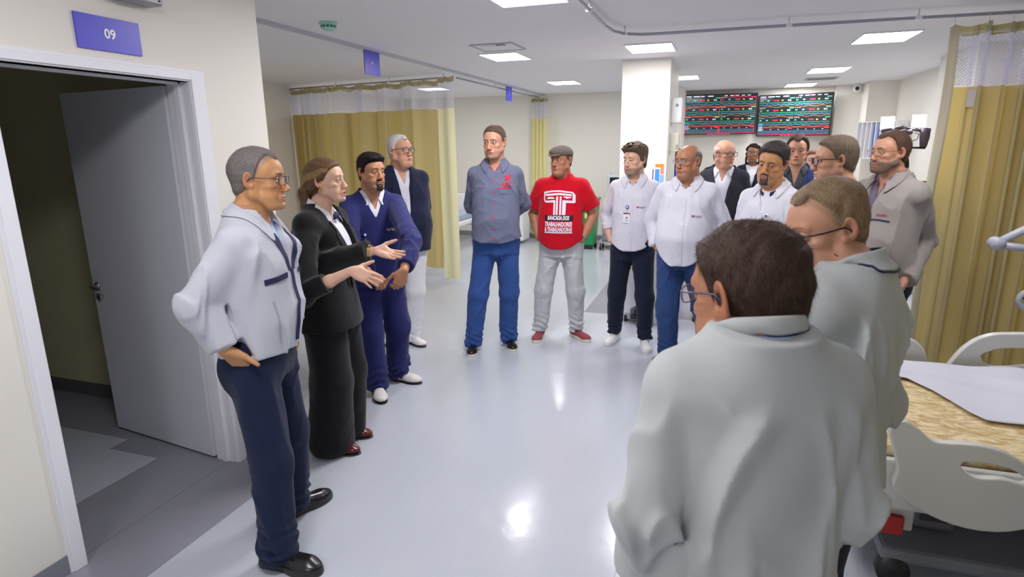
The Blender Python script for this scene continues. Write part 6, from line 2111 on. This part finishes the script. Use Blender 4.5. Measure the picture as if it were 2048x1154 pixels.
for nm, c, q in (('orange_block', (250, 150, 40), (.045, .262, .135, .295)), ('peach_block', (250, 150, 110), (.10, .19, .135, .26)), ('blue_figure', (70, 160, 235), (.045, .06, .09, .24)), ('pale_block', (150, 190, 240), (.098, .03, .138, .18)), ('violet_text', (110, 90, 210), (.016, .09, .028, .24)), ('red_block', (240, 110, 110), (.07, .02, .10, .06))):
    MB().box((q[0], -.005, q[1]), (q[2], -.003, q[3])).build(nm, rgb('poster ' + nm, c), r)
# ---------------------------------------------------------------- white supply cart behind the doctor's legs
r = empty('supply_cart', (-.64, 6.0, 0), 0, 'white cart with black floor pedal between the bearded doctor and the pillar', 'cart')
MB().box((-.19, -.24, .09), (.19, .24, .80)).box((-.19, -.20, .02), (-.10, .24, .09)).box((.12, -.24, .0), (.19, .24, .09)).build('body', M_plast, r, bevel=.008)
MB().box((-.20, -.25, .80), (.20, .25, .83)).build('top', M_plast, r, bevel=.006)
MB().box((-.10, -.242, .13), (.12, -.240, .40)).build('front_panel', rgb('panel white', (226, 228, 236)), r)
MB().prism([(-.10, .03), (.12, .03), (.12, .14), (.08, .18), (-.04, .18), (-.10, .14)], 1, -.246, -.242).build('pedal_bay', rgb('bay grey', (120, 124, 128)), r)
pd = MB().box((-.09, -.30, .055), (.09, -.24, .085)).box((-.06, -.27, .085), (.06, -.24, .14)).build('pedal', M_dark, r, bevel=.008)
MB().add([(-.09, -.2425, .46), (.10, -.2425, .46), (.10, -.2425, .53)], [(0, 1, 2)]).build('label_wedge', M_navyline, r)
for sx in (-.15, .15):
    for sy in (-.2, .2): MB().lathe([(.03, -.012), (.03, .012)], (sx, sy, .03), axis='x', n=16).build('caster', M_dark, r)
# ---------------------------------------------------------------- far end of the room
r = empty('bedside_cabinet', (-3.42, 10.25, 0), 0, 'white bedside cabinet at the far wall, between the tall man and the far curtain', 'cabinet')
MB().box((-.24, -.2, .05), (.21, .2, .82)).build('body', M_plast, r, bevel=.01)
MB().box((-.22, -.208, .08), (.19, -.2, .48)).build('door', M_plast, r, bevel=.004)
d_ = MB().box((-.22, -.208, .50), (.19, -.2, .78)).build('drawer', M_plast, r, bevel=.004)
MB().box((-.06, -.225, .62), (.05, -.208, .64)).build('handle', M_chrome, d_)
MB().box((-.25, -.21, .82), (.22, .21, .85)).build('top', M_plast, r, bevel=.008)
r = empty('hospital_bed', (-4.35, 9.2, 0), 0, 'far white hospital bed glimpsed between the left bay curtain and the tall man', 'bed')
MB().box((-.5, -.9, .38), (.30, .9, .46)).build('frame', M_plast, r, bevel=.02)
MB().box((-.46, -.86, .46), (.26, .86, .58)).build('mattress', rgb('blue grey mattress', (170, 184, 206)), r, bevel=.03)
for y in (-.93, .93): MB().box((-.46, y - .02, .30), (.26, y + .02, .86)).build('end_board', M_plast, r, bevel=.03)
for x in (-.42, .22):
    for y in (-.8, .8): MB().tube([(x, y, .05), (x, y, .38)], .02).lathe([(.05, -.015), (.05, .015)], (x, y, .05), axis='x', n=16).build('leg', M_chrome, r)
r = empty('waste_bin', (-2.03, 9.95, 0), 0, 'green wheeled bin with white label behind the man in red', 'bin')
mgn = rgb('green plastic', (24, 150, 84), rough=.35)
MB().add([(-.13, -.14, .06), (.12, -.14, .06), (.12, .14, .06), (-.13, .14, .06), (-.17, -.2, .80), (.16, -.2, .80), (.16, .2, .80), (-.17, .2, .80)], [(0, 3, 2, 1), (4, 5, 6, 7), (0, 1, 5, 4), (1, 2, 6, 5), (2, 3, 7, 6), (3, 0, 4, 7)]).build('body', mgn, r, bevel=.012)
MB().box((-.185, -.215, .80), (.175, .215, .84)).build('lid', mgn, r, bevel=.012)
MB().box((-.02, -.188, .52), (.09, -.184, .60)).build('label', rgb('yellow label', (226, 226, 120)), r)
for x in (-.11, .11): MB().lathe([(.045, -.02), (.045, .02)], (x, .1, .045), axis='x', n=18).build('wheel', M_dark, r)
MB().box((-.12, -.15, 0), (.11, -.1, .07)).build('foot', M_dark, r)
r = empty('steel_trolley', (-1.63, 9.9, 0), 0, 'low steel trolley base with dark casters, right of the green bin', 'trolley')
MB().box((-.18, -.15, .12), (.16, .15, .15)).tube([(-.16, .12, .15), (-.16, .12, .75)], .012).tube([(.14, .12, .15), (.14, .12, .75)], .012).tube([(-.16, .12, .75), (.14, .12, .75)], .012).build('frame', M_chrome, r)
MB().box((-.13, -.12, .15), (-.02, .05, .30)).build('tray_box', rgb('tray grey', (140, 142, 150), metal=.5), r, bevel=.01)
for x in (-.15, .13):
    for y in (-.12, .12): MB().lathe([(.035, -.014), (.035, .014)], (x, y, .035), axis='x', n=14).tube([(x, y, .06), (x, y, .12)], .01).build('caster', M_dark, r)
r = empty('patient_monitor', (-1.62, 10.3, 0), 0, 'grey patient monitor on a stand beside the bearded doctor\'s shoulder', 'monitor')
MB().tube([(0, 0, .04), (0, 0, .98)], .018).build('pole', M_chrome, r)
MB().lathe([(.22, 0), (.22, .03), (.04, .05)], n=24).build('base', M_plast, r)
MB().box((-.15, -.08, .98), (.15, .08, 1.20)).build('housing', rgb('monitor grey', (206, 210, 222)), r, bevel=.015)
MB().box((-.11, -.083, 1.01), (.06, -.08, 1.16)).build('screen', mat('dark glass', (.02, .025, .03), rough=.1), r)
MB().tube([(-.1, 0, 1.20), (-.1, 0, 1.235), (.1, 0, 1.235), (.1, 0, 1.20)], .010).build('handle', rgb('monitor grey', (206, 210, 222)), r)
# pigeonhole rack on the right wall
r = empty('wall_rack', (2.20, 9.55, 1.46), .53, 'white wall rack with upright dividers and a blue folder, right wall', 'rack')
rk = MB().box((0, 0, 0), (.2, .70, .012)).box((0, 0, .50), (.2, .70, .512))
for i in range(9): rk.box((0, i * .0855, .012), (.2, i * .0855 + .016, .50))
rk.build('frame', M_plast, r)
MB().box((.19, 0, .012), (.2, .70, .50)).build('back_panel', rgb('rack back', (206, 210, 212)), r)
for i in (3, 4): MB().box((.03, i * .0855 + .03, .012), (.18, i * .0855 + .07, .45)).build('folder', rgb('blue folder', (54, 104, 190)), r)

# ---------------------------------------------------------------- the near bed
bed = empty('hospital_bed', (.45, 2.30, 0), 0, 'near white hospital bed with tan covered mattress and crumpled sheet at the lower right', 'bed')
M_bedw = rgb('bed ivory plastic', (208, 208, 204), rough=.35)
M_bedd = rgb('bed underframe grey', (120, 122, 130), rough=.5)


def bl_(pts, y0, y1, name, m, bev=.012, holes=None):
    """board standing along the bed: outline in x, z (room coordinates), optional hole outline bridged by faces"""
    P = [(x - .45, z) for x, z in pts]
    if not holes:
        return MB().prism(P, 1, y0, y1).build(name, m, bed, bevel=bev)
    cu = bpy.data.curves.new(name, 'CURVE'); cu.dimensions = '2D'; cu.fill_mode = 'BOTH'; cu.extrude = abs(y1 - y0) / 2 - bev * .5; cu.bevel_depth = bev * .5; cu.bevel_resolution = 2
    for Q in (P, [(x - .45, z) for x, z in holes]):
        sp = cu.splines.new('BEZIER'); sp.bezier_points.add(len(Q) - 1); sp.use_cyclic_u = True
        for i, (x, z) in enumerate(Q):
            b = sp.bezier_points[i]; b.co = (x, z, 0); b.handle_left_type = b.handle_right_type = 'AUTO'
    o = bpy.data.objects.new(name, cu); COL.objects.link(o)
    dg = bpy.context.evaluated_depsgraph_get(); me = bpy.data.meshes.new_from_object(o.evaluated_get(dg)); bpy.data.objects.remove(o)
    me.transform(Matrix.Translation((0, (y0 + y1) / 2, 0)) @ Matrix.Rotation(PI / 2, 4, 'X'))
    me.materials.clear(); me.polygons.foreach_set('use_smooth', [True] * len(me.polygons))
    return link(name, me, m, bed)


MB().box((0, .0, .46), (2.1, .98, .60)).build('deck', M_bedw, bed, bevel=.015)
MB().box((.01, -.035, .42), (2.1, .0, .615)).build('side_panel', M_bedw, bed, bevel=.012)
bl_([(.665, .52), (.662, .60), (.640, .68), (.622, .74), (.628, .765), (.652, .775), (.69, .757), (.71, .742), (.744, .716), (.79, .714), (.82, .717), (.91, .716), (.98, .692), (1.03, .652), (1.075, .58), (1.10, .50)],
    -.075, -.04, 'side_rail', M_bedw, holes=[(.835, .655), (.877, .670), (.957, .666), (1.01, .645), (1.035, .612), (.96, .608), (.858, .612)])
bl_([(1.16, .50), (1.19, .62), (1.26, .71), (1.36, .74), (1.9, .74), (2.0, .70), (2.05, .6), (2.05, .5)], -.075, -.04, 'side_rail', M_bedw, holes=[(1.36, .63), (1.42, .69), (1.85, .69), (1.92, .63), (1.85, .60), (1.42, .60)])
bl_([(1.10, .45), (1.12, .59), (1.15, .665), (1.20, .745), (1.27, .797), (1.36, .815), (1.48, .822), (1.9, .82), (2.0, .78), (2.06, .68), (2.08, .45)],
    1.03, 1.07, 'side_rail', M_bedw, holes=[(1.25, .690), (1.29, .735), (1.38, .757), (1.5, .765), (1.85, .765), (1.93, .73), (1.95, .695), (1.6, .69)])
bl_([(.52, .45), (.52, .62), (.56, .72), (.62, .755), (.93, .755), (.99, .73), (1.03, .66), (1.035, .60), (1.03, .45)], 1.03, 1.07, 'side_rail', M_bedw, holes=[(.62, .66), (.68, .70), (.86, .70), (.92, .66), (.85, .64), (.7, .64)])
MB().box((-.05, -.02, .35), (-.01, 1.0, .88)).build('foot_board', M_bedw, bed, bevel=.015)


def osb():
    m = rgb('tan patterned mattress cover', (214, 192, 140), rough=.5)
    nt = m.node_tree; b = nt.nodes['Principled BSDF']; N = nt.nodes.new; L = nt.links.new
    tc = N('ShaderNodeTexCoord'); mp = N('ShaderNodeMapping'); mp.inputs['Rotation'].default_value = (0, 0, .6); mp.inputs['Scale'].default_value = (7, 15, 7)
    n1 = N('ShaderNodeTexNoise'); n1.inputs['Scale'].default_value = 1.1; n1.inputs['Detail'].default_value = 5; n1.inputs['Distortion'].default_value = 2.4
    cr = N('ShaderNodeValToRGB'); e = cr.color_ramp.elements
    e[0].position = .36; e[0].color = (*s2l((184, 152, 92)), 1); e[1].position = .60; e[1].color = (*s2l((226, 210, 168)), 1)
    L(tc.outputs['Object'], mp.inputs[0]); L(mp.outputs[0], n1.inputs['Vector']); L(n1.outputs['Fac'], cr.inputs[0]); L(cr.outputs[0], b.inputs['Base Color'])
    bp = N('ShaderNodeBump'); bp.inputs['Strength'].default_value = .5; bp.inputs['Distance'].default_value = .004
    L(n1.outputs['Fac'], bp.inputs['Height']); L(bp.outputs[0], b.inputs['Normal'])
    return m


MB().box((.01, .01, .60), (2.08, .97, .652)).build('mattress', osb(), bed, bevel=.02)
# crumpled sheet over the far half
G = []
poly_l = [(.86, 3.02), (.95, 2.85), (.985, 2.70), (1.01, 2.60), (1.16, 2.60), (1.5, 2.62)]
for j in range(30):
    v_ = j / 29; row = []
    for i in range(50):
        u = i / 49
        x = .80 + 1.65 * u
        ylo = float(np.interp(x, [.8, .87, .95, .985, 1.02, 1.17, 1.5, 2.5], [3.02, 3.0, 2.86, 2.72, 2.61, 2.60, 2.56, 2.55]))
        y = ylo + (3.27 - ylo) * v_
        z = .664 + .007 * math.sin(x * 16 + y * 9) * math.sin(y * 14 - x * 5) + .010 * max(0, math.sin(x * 7 + y * 15)) ** 3
        row.append((x - .45, y - 2.30, z))
    G.append(row)
sh_ = MB().grid(G).build('bed_sheet', rgb('white bed sheet', (206, 207, 220), rough=.8), None, solid=.003)
sh_.location = (.45, 2.30, 0); tag(sh_, 'crumpled white sheet lying on the tan mattress of the near bed', 'sheet')
u = MB().box((.25, .12, .10), (1.95, .86, .16)).box((.4, .3, .16), (.55, .68, .46)).box((1.5, .3, .16), (1.65, .68, .46)).build('underframe', M_bedd, bed, bevel=.02)
for x in (.3, 1.9):
    for y in (.14, .84):
        MB().lathe([(.06, -.02), (.06, .02)], (x, y, .062), axis='y', n=24).tube([(x, y, .06), (x, y, .12)], .016).build('caster', M_dark, bed)
pb = MB().box((.17, .02, .31), (.31, .10, .42)).build('control_block', M_bedw, bed, bevel=.008)
MB().box((.205, -.004, .30), (.275, .02, .375)).build('release_lever', rgb('red plastic lever', (170, 34, 28), rough=.4), pb, bevel=.006)
MB().box((.33, .03, .36), (.42, .08, .42)).box((.155, .03, .37), (.168, .08, .42)).build('joint', M_dark, pb)

# ---------------------------------------------------------------- jointed lamp arm at the right edge
r = empty('lamp_arm', (1.9, 3.98, 0), 0, 'grey jointed medical lamp arm at the right edge, over the bed', 'lamp arm')
M_arm = rgb('pale grey enamel', (186, 190, 204), rough=.35)
MB().tube([(0, 0, .05), (0, 0, 1.32)], .022).build('pole', M_arm, r)
MB().lathe([(.24, 0), (.24, .03), (.05, .06)], n=28).build('base', M_arm, r)
MB().tube([(0, 0, 1.30), (-.22, .1, 1.255), (-.438, -.04, 1.165)], [.026, .024, .022]).build('upper_arm', M_arm, r)
MB().tube([(-.438, -.04, 1.155), (-.30, -.08, 1.145)], .02).build('fore_arm', M_arm, r)
MB().tube([(-.31, -.08, 1.146), (-.18, -.12, 1.13)], .010).build('rod', M_dark, r)
MB().lathe([(.034, -.035), (.036, -.02), (.036, .03), (.030, .038)], (-.438, -.04, 1.162), axis='y', n=24).build('joint_cap', M_arm, r)
hd = MB().tube([(-.30 + .14 + .14 * math.cos(a), -.06, .86 + .075 * math.sin(a)) for a in [2 * PI * i / 24 for i in range(24)]], .016, closed=True).build('lamp_ring', M_arm, r)
MB().box((-.28, -.075, .862), (-.04, -.045, .892)).build('grip', M_dark, hd, bevel=.004)
MB().tube([(-.18, -.12, 1.13), (-.16, -.09, .93)], .008).build('drop_rod', M_arm, r)

# ---------------------------------------------------------------- video camera held up by the operator
c0 = at(1806, 262, 4.65)
r = empty('video_camera', tuple(c0), 0, 'raised video camera rig with two glowing square lights, above the bearded man', 'video camera')
d0 = lambda px, py, d=4.65: tuple(at(px, py, d) - c0)
E_led = mat('video light diffuser', (1, 1, 1), emit=14, ecol=(1, .97, 1))
M_cam = rgb('dark mauve grey metal', (92, 80, 92), rough=.4)
yaw = math.radians(-165)
for px, py in ((1775, 246), (1838, 242)):
    b = empty('light_head', d0(px, py)); b.parent = r; b.rotation_euler = (0, 0, -math.radians(12))
    MB().box((-.048, 0, -.048), (.048, .03, .048)).build('housing', M_cam, b, bevel=.012)
    MB().box((-.046, -.006, -.046), (.046, 0, .046)).build('diffuser', E_led, b, bevel=.010)
MB().tube([d0(1765, 262), d0(1800, 256), d0(1812, 253)], .016, n=10).tube([d0(1800, 268), d0(1822, 263)], .022, n=10).build('handle_bar', M_cam, r)
MB().tube([d0(1851, 258), d0(1849, 275), d0(1846, 294)], [.038, .035, .024], n=12, flat=.8).build('body', M_cam, r)
MB().tube([d0(1820, 295), d0(1850, 296)], .008, n=8).build('base_plate', M_dark, r)
MB().tube([d0(1822, 263), d0(1832, 256), d0(1843, 262)], .004, n=6).build('cable', M_dark, r)
MB().tube([d0(1822, 283), d0(1834, 279), d0(1838, 268), d0(1830, 266)], .003, n=6).build('cable', M_dark, r)
MB().tube([d0(1812, 256), d0(1840, 262)], .008, n=6).build('cross_bar', M_cam, r)
# near curtain edge at the lower right corner
rail([(1.05, 1.9), (1.05, 1.0), (1.05, .2)], 'short curtain rail outside the photo on the right')
curtain('sliver of yellow curtain in the lower right corner, nearest to the camera', pleats((1.06, 2.06), (1.16, 1.0), lambda s, L_: (.03 * math.sin(s * 50), 0), 90), 2.06, .12, 2.46, 6, hooks=5, sway=.005)
